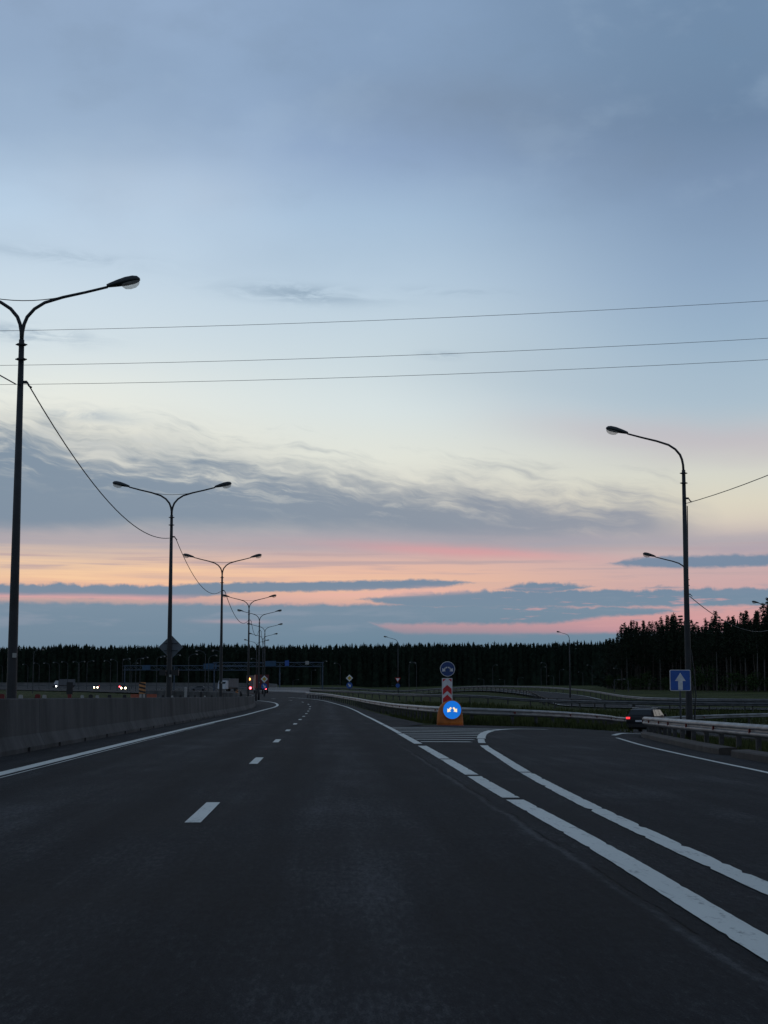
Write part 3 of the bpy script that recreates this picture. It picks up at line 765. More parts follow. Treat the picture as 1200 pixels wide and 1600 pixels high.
guard_rail('guard_rail', 'dim guard rail crossing the grass behind the first one', V2([(-2.9, 291), (0.5, 250), (3.5, 225), (7.8, 204), (13, 176), (18, 163), (24, 152), (28.5, 144), (36, 137), (50, 131), (75, 127), (120, 125)]), 1, M['raild'], M['post'], 4.0, 0.8, 0)
guard_rail('guard_rail', 'farthest pale guard rail on the outer edge of the distant ramp road', [Vector((a, b, 0)) for a, b in off_path(FC, -5.6)], 1, M['railf'], M['post'], 8.0, 0.9, 0, step=3)
guard_rail('guard_rail', 'guard rail on the inner edge of the distant ramp road', [Vector((a, b, 0)) for a, b in off_path(FC, 5.4)[1:12]], -1, M['raild'], M['post'], 6.0, 0.8, 0, step=3)

def low_wall(label, path, h, m):
    P = spline(V2(path), 4); rings = []
    for i, p in enumerate(P):
        s_ = side(P, i); z = zg(p.x, p.y)
        rings.append([(p.x+s_.x*a, p.y+s_.y*a, z+b) for a, b in ((0.3, -0.4), (0.3, 0.15), (0.12, 0.4), (0.1, h), (-0.1, h), (-0.12, 0.4), (-0.3, 0.15), (-0.3, -0.4))])
    mb = MB(); mb.loft(rings); o = mb.build('concrete_wall', m); tag(o, label, 'low wall'); return o
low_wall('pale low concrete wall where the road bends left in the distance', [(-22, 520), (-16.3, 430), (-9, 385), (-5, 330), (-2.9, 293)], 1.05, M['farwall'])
low_wall('faint low wall at the foot of the far forest on the left', [(-360, 800), (-250, 775), (-160, 752), (-94, 750), (-34, 724), (-20, 540)], 1.3, M['wallgrey'])

# ------------------------------------------------------------------ street lamps
def luminaire(mbc, mbg, x0, z0, sgn, tilt):
    """cobra head starting at x0,z0 and running outwards along sgn*x"""
    ct, st_ = math.cos(tilt), math.sin(tilt)
    secs = [(0.0, 0.05, 0.05), (0.08, 0.07, 0.07), (0.25, 0.12, 0.10), (0.45, 0.16, 0.125), (0.62, 0.165, 0.12), (0.72, 0.13, 0.09), (0.77, 0.05, 0.035)]
    rings = []
    for l, w, h in secs:
        rg = []
        for j in range(12):
            a = 2*math.pi*j/12
            yy = math.cos(a)*w; zz = math.sin(a)*h*(1.0 if math.sin(a) > 0 else 0.55)
            rg.append((x0+sgn*(l*ct-zz*st_), yy, z0+l*st_+zz*ct+0.02))
        rings.append(rg)
    mbc.loft(rings)
    rings = []
    for l, w, h in ((0.34, 0.09, 0.05), (0.40, 0.125, 0.115), (0.52, 0.14, 0.145), (0.64, 0.13, 0.13), (0.71, 0.10, 0.09), (0.745, 0.05, 0.035)):
        rg = []
        for j in range(11):
            a = math.pi+math.pi*j/10
            rg.append((x0+sgn*(l*ct-(math.sin(a)*h-0.035)*st_), math.cos(a)*w, z0+l*st_+(math.sin(a)*h-0.035)*ct+0.02))
        rings.append(rg)
    mbg.loft(rings)
ARM = [(0.0, 0.0), (0.012, 0.28), (0.045, 0.46), (0.11, 0.63), (0.27, 0.82), (0.50, 0.97), (0.91, 1.10), (1.42, 1.22), (1.92, 1.35)]
def lamp_parts(root, sides, detail=True):
    n = 10 if detail else 6
    p = MB(); p.tube([(0, 0, -0.3), (0, 0, 0.9), (0, 0, 4.5), (0, 0, 9.25)], [0.125, 0.118, 0.095, 0.062], n); p.build('pole', M['pole'], root, smooth=True)
    if detail:
        b = MB()
        for z in (8.78, 9.12): b.tube([(0, 0, z), (0, 0, z+0.035)], 0.105, n); b.box(-0.13, 0.13, -0.015, 0.015, z+0.005, z+0.03)
        b.build('clamp_band', M['pole'], root)
        h = MB(); h.box(0.04, 0.15, -0.03, 0.03, 8.24, 8.30); h.tube([(0.15, 0, 8.27), (0.20, -0.02, 8.18), (0.26, -0.02, 8.14)], 0.022, 6); h.box(-0.03, 0.03, -0.11, -0.05, 8.2, 8.34)
        h.build('cable_hook', M['pole'], root)
    for sg in sides:
        a = MB(); a.tube([(sg*x, 0, 9.15+z) for x, z in ARM], [0.042, 0.042, 0.042, 0.042, 0.040, 0.038, 0.035, 0.032, 0.030], 8); a.build('arm', M['pole'], root, smooth=True)
        c, g_ = MB(), MB(); luminaire(c, g_, sg*1.90, 9.15+1.345, sg, R(13))
        lc = c.build('lamp_head', M['casing'], root, smooth=True); g_.build('lamp_bowl', M['bowl'], lc, smooth=True)
    if len(sides) == 2 and detail:
        t = MB(); pts = []
        for k in range(9):
            f = k/8; pts.append((-0.92+1.84*f, 0, 9.15+1.11-0.10*(1-(2*f-1)**2)))
        t.tube(pts, 0.011, 5); t.build('tie_wire', M['wire'], root)
H_LAMP = 10.6
def solve_depth(px, py, h):
    d = ray(px, py); Y = 10.0
    while Y < 1500:
        if CAM_Z+d.z*Y-zg(d.x*Y, Y) >= h: return Y
        Y += 0.25
    return 1500
double0 = thing('street_lamp', 'tallest double-armed street lamp at the left edge, its left head out of frame', 'street lamp', (0, 0, 0), 0, 'double-armed street lamps on the median')
lamp_parts(double0, (1, -1))
# a number plate on the pole
q = MB(); q.box(0.02, 0.11, -0.125, -0.118, 2.05, 2.15); q.build('number_plate', M['white_refl'], double0)
single0 = thing('street_lamp', 'near single-armed street lamp beside the blue one-way sign', 'street lamp', (0, 0, 0), 0, 'single-armed street lamps on the right')
lamp_parts(single0, (-1,))
q = MB(); q.tube([(0.13, -0.03, 0.0), (0.19, -0.03, 0.9), (0.24, -0.02, 1.6), (0.20, -0.02, 2.3), (0.11, 0, 3.1)], 0.02, 6); q.build('loose_cable', M['wire'], single0)
LD = [(36.5, 438), (269, 757), (347.5, 868), (389.3, 931), (405.5, 954), (414, 975), (411, 990), (401, 1000)]
DL = ['tallest double-armed street lamp at the left edge, its left head out of frame', 'second double-armed street lamp, with the back of a diamond sign on its pole',
      'third double-armed street lamp from the left', 'fourth double-armed street lamp from the left', 'fifth double-armed street lamp from the left, over the bend', 'sixth double-armed street lamp, half hidden among the others over the bend',
      'seventh double-armed street lamp, small and low over the bend', 'smallest double-armed street lamp, heads just above the forest']
med = []
for i, (px, py) in enumerate(LD):
    D = solve_depth(px, py, H_LAMP+0.02)
    d = ray(px, py); X = d.x*D
    loc = Vector((X, D, zg(X, D))); med.append(loc)
    print('lamp', i, round(X, 2), round(D, 1), round(loc.z, 2))
    rz = 0 if i < 4 else R((4, 9, 14, 20)[i-4])
    if i == 0: double0.location = loc
    else: dup(double0, loc, rz, DL[i])
SD = [(965, 666), (1015, 864), (1181, 941), (873, 987), (603, 994.5)]
SL = ['near single-armed street lamp beside the blue one-way sign', 'single-armed street lamp behind the near one, its pole hidden by that pole', 'single-armed street lamp at the right edge, its head against the pine tops',
      'single-armed street lamp with its head just above the forest, right of the orange bollard', 'single-armed street lamp rising over the forest left of the orange bollard']
PX = [1076, 1070, 1206, 878.5, 620.5]; RZ = [0, 0, 0, R(-50), R(8)]
sg = []
for i, (px, py) in enumerate(SD):
    rz = RZ[i]; D = solve_depth(px, py, H_LAMP)
    d = ray(px, py); hx = d.x*D; X = hx+2.25*math.cos(rz); Y = D+2.25*math.sin(rz)
    loc = Vector((X, Y, zg(X, Y)-(0.0))); sg.append(loc)
    print('single', i, round(X, 2), round(Y, 1), round(loc.z, 2))
    if i == 0: single0.location = loc
    else:
        s_ = dup(single0, loc, rz, SL[i])

# cables hanging between lamp poles
def hang(a, b, sag, rad=0.014, n=20, label='', cat='cable', group='cables hanging between street lamps', m='wire', nm='hanging_cable'):
    pts = []
    for k in range(n+1):
        f = k/n; p = a.lerp(b, f); p.z -= sag*4*f*(1-f); pts.append(p)
    mb = MB(); mb.tube(pts, rad, 6); o = mb.build(nm, M[m]); tag(o, label, cat, group); return o
hk = Vector((0.22, 0, 8.15))
names = ['cable sagging from the tallest lamp to the second lamp', 'cable sagging from the second double lamp to the third', 'cable sagging from the third double lamp to the fourth', 'short cable from the fourth double lamp to the fifth', 'short cable from the fifth double lamp to the sixth']
for i in range(5):
    hang(med[i]+hk, med[i+1]+Vector((-0.08, -0.08, 8.2)), 0.95, 0.016 if i < 2 else 0.022, label=names[i])
hang(Vector((-7.5, 2, 8.6)), med[0]+Vector((-0.1, 0, 8.22)), 0.8, 0.014, label='cable end reaching the tallest lamp from the left edge of the view')
hang(sg[0]+Vector((0.08, 0, 8.1)), Vector((12.8, 17, 8.2-0.2)), 0.55, 0.012, label='cable running from the near right lamp out of the right edge')
hang(sg[0]+Vector((0.1, 0, 8.0)), sg[1]+Vector((0, 0, 8.2)), 0.9, 0.018, label='cable between the two right-hand lamps')
hang(sg[1]+Vector((0.1, 0, 8.15)), sg[2]+Vector((0, 0, 8.2)), 1.2, 0.024, label='cable dropping right from the second right-hand lamp to the pine tops')

# three high-voltage conductors across the sky
for (ya, yb, lab) in ((517, 470, 'highest of the three power lines across the sky'), (571, 528.5, 'middle of the three power lines across the sky'), (601, 562, 'lowest of the three power lines across the sky')):
    a = at(0, ya, 125); b = at(1200, yb, 118); c = (a+b)/2
    d = (b-a); A = a-d*2.2; B = b+d*2.2
    pts = []
    for k in range(61):
        f = k/60; p = A.lerp(B, f); t = (f*5.4-2.2); p.z += 0.35*4*(t-0.5)**2-0.35
        pts.append(p)
    mb = MB(); mb.tube(pts, 0.018, 6); tag(mb.build('power_line', M['cable']), lab, 'power line', 'power lines crossing the sky')

# distant lamps in front of the forest
def forest_edge(px):
    if px < 900: return 800
    if px < 975: return 800-(800-420)*smooth01(895, 975, px)
    return 420-80*smooth01(975, 1200, px)
far_heads = [(4,1039),(36,1038),(53,1036),(69,1036),(84,1035),(97,1034),(115,1034),(132,1033.5),(146,1032.5),(163.5,1032.5),(173.5,1030.5),(193.5,1030.5),(202.5,1029),(215,1036),(223.3,1028.7),(230.4,1027),(251.7,1026.6),(257,1025),(281,1023.3),(307.5,1022),(307.5,1016.8),(333,1016.2),(338,1024),(393,1029),
             (510,1033),(523,1036),(528,1070),(614,1071),(641,1035.3),(648.8,1035),(776.5,1039),(748,1061),(780.5,1061.5),(817,1059),(846,1035.5),(851.7,1042),(857,1056),(880.5,1046),(904,1050),(917.7,1039),(959.5,1044),(966.8,1062),(975,1061),(831,1071), (67,1014.5), (493,1047), (466,1062)]
r_ = random.Random(5); far0 = None
for i, (px, py) in enumerate(far_heads):
    lim = forest_edge(px)*0.93
    if py > 1052: lim *= 0.8
    D = min(solve_depth(px, py, 9.5), lim); d = ray(px, py); X = d.x*D; g0 = zg(X, D); hh = CAM_Z+d.z*D-g0
    lab = 'small unlit street lamp standing before the dark forest'
    if far0 is None:
        far0 = thing('distant_street_lamp', lab, 'street lamp', (X, D, g0), 0, 'small street lamps before the forest')
        a = MB(); a.tube([(0, 0, -0.5), (0, 0, 8.8), (-0.25, 0, 9.4), (-0.9, 0, 9.75), (-1.6, 0, 9.9)], [0.10, 0.07, 0.05, 0.05, 0.05], 6); a.build('pole', M['polegalv'], far0)
        c, g_ = MB(), MB(); c.loft([[(x, y*w, 9.9+z*w) for y, z in ((-1, 0), (0, 0.8), (1, 0), (0, -0.6))] for x, w in ((-1.5, 0.08), (-1.9, 0.2), (-2.25, 0.1))])
        hc = c.build('lamp_head', M['polegalv'], far0); g_.box(-2.25, -1.85, -0.17, 0.17, 9.66, 9.84); g_.build('lamp_bowl', M['bowl'], hc)
        far0.scale = (1, 1, hh/9.85)
    else:
        rz = math.pi if r_.random() < 0.55 else 0
        X2 = X+(2.0 if rz == 0 else -2.0)*1.0
        dup(far0, (X2, D, zg(X2, D)), rz, lab, scale=(1, 1, hh/9.85))

# ------------------------------------------------------------------ signs
def disc(mb, cx, cz, r, y0, y1, n=40):
    mb.loft([[(cx+r*math.cos(2*math.pi*k/n), y0, cz+r*math.sin(2*math.pi*k/n)) for k in range(n)], [(cx+r*math.cos(2*math.pi*k/n), y1, cz+r*math.sin(2*math.pi*k/n)) for k in range(n)]])
def arrow(mb, x0, z0, x1, z1, w, hw, hl, y0, y1):
    d = Vector((x1-x0, z1-z0)); L = d.length; d.normalize(); n = Vector((-d.y, d.x))
    P = lambda l, s_: (x0+d.x*l+n.x*s_, z0+d.y*l+n.y*s_)
    mb.prism([P(0, w/2), P(L-hl, w/2), P(L-hl, hw/2), P(L, 0), P(L-hl, -hw/2), P(L-hl, -w/2), P(0, -w/2)], y0, y1)

# the island: bollard with lit disc, chevron panel and round sign
isl = gp(702, 1133); isl.y -= 0.4
SC = isl.y/2400.0          # metres per pixel of the photograph here (size only)
bol = thing('traffic_bollard', 'orange plastic bollard with a lit blue disc and two cream arrows on the gore', 'traffic bollard', isl)
prof = []
rings = []
for t, w, z in ((0, 0.57, 0.0), (0, 0.57, 0.15), (0, 0.555, 0.40), (0, 0.53, 0.58), (0, 0.48, 0.76), (0, 0.40, 0.90), (0, 0.28, 1.01), (0, 0.12, 1.06)):
    rings.append([(w*math.cos(2*math.pi*k/28), 0.27*w/0.6*math.sin(2*math.pi*k/28), z-0.03) for k in range(28)])
mb = MB(); mb.loft(rings); mb.build('body', M['orange'], bol, smooth=True)
mb = MB(); mb.loft([[(0.58*math.cos(2*math.pi*k/28), 0.29*math.sin(2*math.pi*k/28), z) for k in range(28)] for z in (-0.1, 0.03)]); mb.build('base', M['orange_red'], bol)
cx, cz = 0.07, 0.66
mb = MB(); disc(mb, cx, cz, 0.42, -0.31, 0.0); mb.build('disc_housing', M['orange'], bol)
mb = MB(); disc(mb, cx, cz, 0.385, -0.325, -0.312); ld = mb.build('lit_disc', M['lit_blue'], bol)
for s_ in (-1, 1):
    mb = MB(); arrow(mb, cx+s_*0.045, cz+0.10, cx+s_*0.21, cz-0.10, 0.075, 0.20, 0.13, -0.334, -0.327); mb.build('lit_arrow', M['lit_cream'], ld)
pan = thing('chevron_panel', 'red and white chevron panel standing behind the orange bollard', 'chevron panel', isl+Vector((-0.08, 0.42, 0)))
z0, z1, hw = 0.95, 2.02, 0.225
mb = MB(); mb.box(-hw, hw, 0.0, 0.03, 0.02, z1); mb.build('board', M['sign_grey'], pan)
mb = MB()
w_ = hw-0.035
for zc in (1.24, 1.66):
    lo, hi_ = zc-0.30+0.0, zc
    mb.prism([(-w_, zc-0.36), (0, zc-0.36+0.17), (w_, zc-0.36), (w_, zc-0.10), (0, zc+0.07), (-w_, zc-0.10)], -0.008, -0.002)
for s_ in (-1, 1): mb.prism([(s_*w_, z1-0.04), (s_*0.05, z1-0.04), (s_*w_, z1-0.16)], -0.008, -0.002)
mb.build('red_chevron', M['sign_red'], pan)
for s_ in (-1, 1):
    mb = MB(); mb.tube([(s_*0.16, 0.05, 0), (s_*0.16, 0.05, 2.0)], 0.02, 6); mb.build('post', M['polegalv'], pan)
def round_sign(name, label, loc, zc, r, arrows, faces=M['sign_navy'], rim=True, post_h=None):
    t = thing(name, label, 'road sign', loc)
    b = MB(); disc(b, 0, zc, r, 0.0, 0.02); b.build('sign_plate', M['sign_white'], t)
    b = MB(); disc(b, 0, zc, r*0.94, -0.006, -0.002); b.build('blue_field', faces, t)
    b = MB(); arrows(b, zc, r); b.build('arrow', M['sign_grey'], t)
    b = MB(); b.tube([(0, 0.05, -0.2), (0, 0.05, zc+r*0.6)], 0.03, 8); b.build('post', M['polegalv'], t)
    return t
def bent_arrows(b, zc, r):
    for s_ in (-1, 1):
        b.prism([(0.015*s_, zc+0.09), (s_*0.07, zc+0.09), (s_*0.13, zc+0.03), (s_*0.10, zc-0.02), (s_*0.05, zc+0.035), (0.015*s_, zc+0.035)][::s_], -0.012, -0.008)
        arrow(b, s_*0.09, zc+0.04, s_*0.235, zc-0.115, 0.07, 0.20, 0.12, -0.012, -0.008)
round_sign('road_sign', 'round navy sign with two white arrows pointing down, above the chevron panel', isl+Vector((-0.05, 0.55, 0)), 2.42, 0.325, bent_arrows)

def priority_pair(label, px, py_c, py_base, half_px, blue=True, extra=True, D=None):
    base = gp(px, py_base) if D is None else gd(px, D)
    D = base.y; d = ray(px, py_c); zc = CAM_Z+d.z*D-base.z; hd = half_px*D/2400
    t = thing('priority_sign', label, 'road sign', (d.x*D, D, base.z))
    b = MB(); b.prism([(0, zc+hd), (hd, zc), (0, zc-hd), (-hd, zc)], 0, 0.03); b.build('sign_plate', M['sign_white'], t)
    b = MB(); k = hd*0.58; b.prism([(0, zc+k), (k, zc), (0, zc-k), (-k, zc)], -0.02, -0.006); b.build('yellow_field', M['sign_yellow'], t)
    zr = zc-hd*2.0; r = hd*0.85
    b = MB(); disc(b, 0, zr, r, 0, 0.03, 20); b.build('blue_disc', M['sign_blue'], t)
    b = MB(); arrow(b, -r*0.4, zr+r*0.5, r*0.45, zr-r*0.5, r*0.35, r*1.0, r*0.6, -0.02, -0.004); b.build('arrow', M['sign_grey'], t)
    b = MB(); b.tube([(0, 0.06, -0.3), (0, 0.06, zc)], 0.04, 6); b.build('post', M['polegalv'], t)
priority_pair('yellow diamond sign over a round blue sign, right of the distant traffic', 413, 1061, 1085, 5.6, D=215)
priority_pair('yellow diamond sign over a round blue sign behind the first guard rail', 546, 1059.5, 1083, 5.6, D=225)
def yield_sign(label, px, py, D):
    base = gd(px, D); d = ray(px, py); zc = CAM_Z+d.z*D-base.z; s_ = 4.3*D/2400
    t = thing('yield_sign', label, 'road sign', base)
    b = MB(); b.prism([(-s_, zc+s_*0.8), (s_, zc+s_*0.8), (0, zc-s_*0.9)], 0, 0.03); b.build('sign_plate', M['sign_red'], t)
    k = 0.68; b = MB(); b.prism([(-s_*k, zc+s_*0.58), (s_*k, zc+s_*0.58), (0, zc-s_*0.55)], -0.02, -0.005); b.build('white_field', M['sign_white'], t)
    r = s_*0.75; zr = zc-s_*2.0; b = MB(); disc(b, 0, zr, r, 0, 0.03, 16); b.build('blue_disc', M['sign_blue'], t)
    b = MB(); b.tube([(0, 0.06, -0.3), (0, 0.06, zc)], 0.04, 6); b.build('post', M['polegalv'], t)
yield_sign('small red-edged white triangle sign over a blue disc, left of the chevron panel', 621.5, 1062.5, 260)

# one-way sign
D = 50.5; b0 = gd(1063.5, D); zc = CAM_Z+ray(1063.5, 1063)[2]*D-b0.z
ow = thing('one_way_sign', 'square blue one-way sign with a white upward arrow beside the near right lamp', 'road sign', b0)
def rrect(hw, r, n=5):
    out = []
    for cx_, cy_, a0 in ((hw-r, hw-r, 0), (-hw+r, hw-r, 90), (-hw+r, -hw+r, 180), (hw-r, -hw+r, 270)):
        for k in range(n+1):
            a = R(a0+90*k/n); out.append((cx_+r*math.cos(a), cy_+r*math.sin(a)))
    return out
hs = 0.345
b = MB(); b.prism([(x, zc+z) for x, z in rrect(hs, 0.05)], 0, 0.025); b.build('sign_plate', M['sign_grey'], ow)
b = MB(); b.prism([(x, zc+z) for x, z in rrect(hs-0.02, 0.035)], -0.006, -0.002); b.build('blue_field', M['sign_blue'], ow)
b = MB(); b.prism([(-0.075, zc-0.31), (0.075, zc-0.31), (0.075, zc-0.02), (0.175, zc-0.02), (0, zc+0.25), (-0.175, zc-0.02), (-0.075, zc-0.02)], -0.012, -0.008); b.build('arrow', M['sign_grey'], ow)
b = MB(); b.tube([(0, 0.05, -0.3), (0, 0.05, zc+0.2)], 0.033, 8); b.build('post', M['polegalv'], ow)

# diamond sign on the second lamp, seen from behind
l2 = med[1]; D = l2.y+0.14; zc = CAM_Z+ray(267, 1011)[2]*D-l2.z; X = ray(267, 1011)[0]*D
ds = thing('diamond_sign', 'back of a grey diamond-shaped sign fixed to the second double lamp', 'road sign', (X, D, l2.z))
b = MB(); k = 0.545; b.prism([(0, zc+k), (k, zc), (0, zc-k), (-k, zc)], 0, 0.03); b.build('sign_plate', M['sign_back'], ds)
b = MB(); b.box(-0.3, 0.3, -0.03, -0.002, zc+0.14, zc+0.18); b.box(-0.3, 0.3, -0.03, -0.002, zc-0.18, zc-0.14); b.build('bracket', M['polegalv'], ds)
bx = thing('signal_box', 'two dark boxes on brackets either side of the second double lamp pole', 'signal box', (l2.x, l2.y, l2.z))
for s_ in (-1, 1):
    b = MB(); b.box(s_*0.14-0.0 if s_ > 0 else -0.42, s_*0.42 if s_ > 0 else -0.14, -0.12, 0.12, 2.12, 2.36); b.build('box', M['black'], bx)
    b = MB(); b.box(min(s_*0.09, s_*0.14), max(s_*0.09, s_*0.14), -0.03, 0.03, 2.2, 2.26); b.build('bracket', M['polegalv'], bx)

# dark plate on a post behind the barrier
D = 60; b0 = gd(108.5, D)
pl_ = thing('marker_post', 'dark upright marker plate on a short post behind the concrete barrier', 'marker post', b0)
b = MB(); b.box(-0.12, 0.12, 0, 0.04, 1.28, 1.74); b.build('plate', M['black'], pl_, bevel=0.006)
b = MB(); b.tube([(0, 0.06, -0.2), (0, 0.06, 1.5)], 0.03, 6); b.box(-0.07, 0.07, 0.0, 0.1, 1.1, 1.28); b.build('post', M['red_refl'], pl_)

# roadworks: striped boards and plastic barriers
def striped_board(label, px, D, pyt, pyb, wpx, lean=1):
    b0 = gd(px, D); zt = CAM_Z+ray(px, pyt)[2]*D-b0.z; zb = CAM_Z+ray(px, pyb)[2]*D-b0.z; w = wpx*D/2400/2
    t = thing('striped_board', label, 'hazard board', b0)
    b = MB(); b.box(-w, w, 0, 0.05, zb, zt); b.build('board', M['amber_board'], t)
    b = MB(); n = 3; h = (zt-zb)/n
    for k in range(n):
        z = zb+k*h; b.prism([(-w, z+h*0.55), (-w, z+h), (w, min(zt, z+h*0.6) if lean > 0 else z+h), (w, z+h*0.12)], -0.02, -0.004)
    b.build('dark_stripe', M['black'], t)
    b = MB(); b.box(-0.04, 0.04, 0.06, 0.12, -0.2, zt); b.build('post', M['post'], t)
striped_board('orange and black striped hazard board tilted behind the barrier on the left', 222, 130, 1066, 1084, 10)
striped_board('small striped hazard board behind the barrier left of the truck', 370, 180, 1078, 1089, 4)
def plastic_barrier(label, px, D, wpx, hpx, m):
    b0 = gd(px, D); w = wpx*D/2400/2; zt = CAM_Z+ray(px, 1084.5)[2]*D-b0.z; h0 = zt
    b = MB(); pr = [(-0.25, 0), (-0.25, 0.12), (-0.12, h0*0.5), (-0.1, h0), (0.1, h0), (0.12, h0*0.5), (0.25, 0.12), (0.25, 0)]
    b.loft([[(x, y, z) for y, z in pr] for x in (-w, -w+0.02, w-0.02, w)])
    o = b.build('plastic_barrier', m); o.location = b0; tag(o, label, 'road barrier', 'plastic road barriers behind the concrete wall')
plastic_barrier('faded orange plastic barrier left of the striped hazard board', 211, 131, 13, 5, M['orange_red'])
plastic_barrier('white plastic barrier under the striped hazard board', 222, 133, 8, 5, M['white_refl'])
plastic_barrier('faded orange plastic barrier right of the striped hazard board', 237, 131, 15, 5, M['orange_red'])
def bollard_post(label, px, D, pyt, m, w=0.14):
    b0 = gd(px, D); zt = CAM_Z+ray(px, pyt)[2]*D-b0.z
    b = MB(); b.tube([(0, 0, -0.2), (0, 0, zt-0.06), (0, 0, zt)], [w, w, w*0.7], 10); o = b.build('marker_post', m); o.location = b0
    tag(o, label, 'marker post', 'short marker posts behind the concrete wall')
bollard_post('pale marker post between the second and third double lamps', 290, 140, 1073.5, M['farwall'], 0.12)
bollard_post('black marker post between the second and third double lamps', 314, 140, 1080.5, M['black'], 0.16)
bollard_post('black marker post right of the third double lamp', 376, 170, 1080, M['black'], 0.12)
bollard_post('black marker post under the yellow diamond sign', 400, 180, 1078.5, M['black'], 0.14)

# overhead gantries
def gantry(label, pxl, pxr, D0, D1, pyt, pyb, legs, m, signs=(), gap=0):
    a = at(pxl, (pyt+pyb)/2, D0); b_ = at(pxr, (pyt+pyb)/2, D1)
    root = thing('overhead_gantry', label, 'gantry', (a.x, a.y, zg(a.x, a.y)), math.atan2(b_.y-a.y, b_.x-a.x))
    L = math.hypot(b_.x-a.x, b_.y-a.y); zb = a.z-root.location.z; h = (pyb-pyt)*D0/2400/2
    t = MB(); rr_ = 0.14
    for y in (-0.5, 0.5):
        for z in (zb-h, zb+h): t.tube([(0, y, z), (L, y, z+(b_.z-a.z))], rr_, 5)
        n = int(L/2.4)
        for k in range(n):
            x0, x1 = L*k/n, L*(k+1)/n; za, zc_ = (zb-h, zb+h) if k % 2 else (zb+h, zb-h)
            dz = (b_.z-a.z); t.tube([(x0, y, za+dz*k/n), (x1, y, zc_+dz*(k+1)/n)], 0.07, 4)
    t.build('truss', m, root)
    for f in legs:
        g_ = zg(a.x+(b_.x-a.x)*f, a.y+(b_.y-a.y)*f)-root.location.z
        q = MB(); q.tube([(L*f, 0, g_-0.5), (L*f, 0, zb+(b_.z-a.z)*f+h)], 0.22, 6); q.build('leg', m, root)
    for f, w, hh, mm in signs:
        q = MB(); q.box(L*f-w/2, L*f+w/2, -0.75, -0.68, zb-hh/2, zb+hh/2); q.build('sign_panel', mm, root)
M['gantry'] = mat('gantry_steel', (0.05, 0.075, 0.11), 0.6, 0.3, 0.2, 0.4)
M['gantry_sign'] = mat('gantry_sign_blue', (0.01, 0.06, 0.13), 0.6, 0, 0.2, 0.4)
gantry('dark overhead sign gantry on the left, crossing behind the second and third double lamps', 195, 388, 520, 480, 1040.5, 1047, (0.0, 0.42, 0.8), M['gantry'], ((0.2, 4, 1.6, M['gantry_sign']), (0.72, 6, 1.8, M['gantry_sign'])))
gantry('dark overhead gantry ending above the road bend with small blue panels', 335, 504, 470, 440, 1035.5, 1041.5, (0.0, 0.62, 1.0), M['gantry'], ((0.55, 4.4, 1.5, M['gantry_sign']), (0.7, 1.6, 1.6, M['sign_blue']), (0.88, 1.4, 1.0, M['farwall'])))

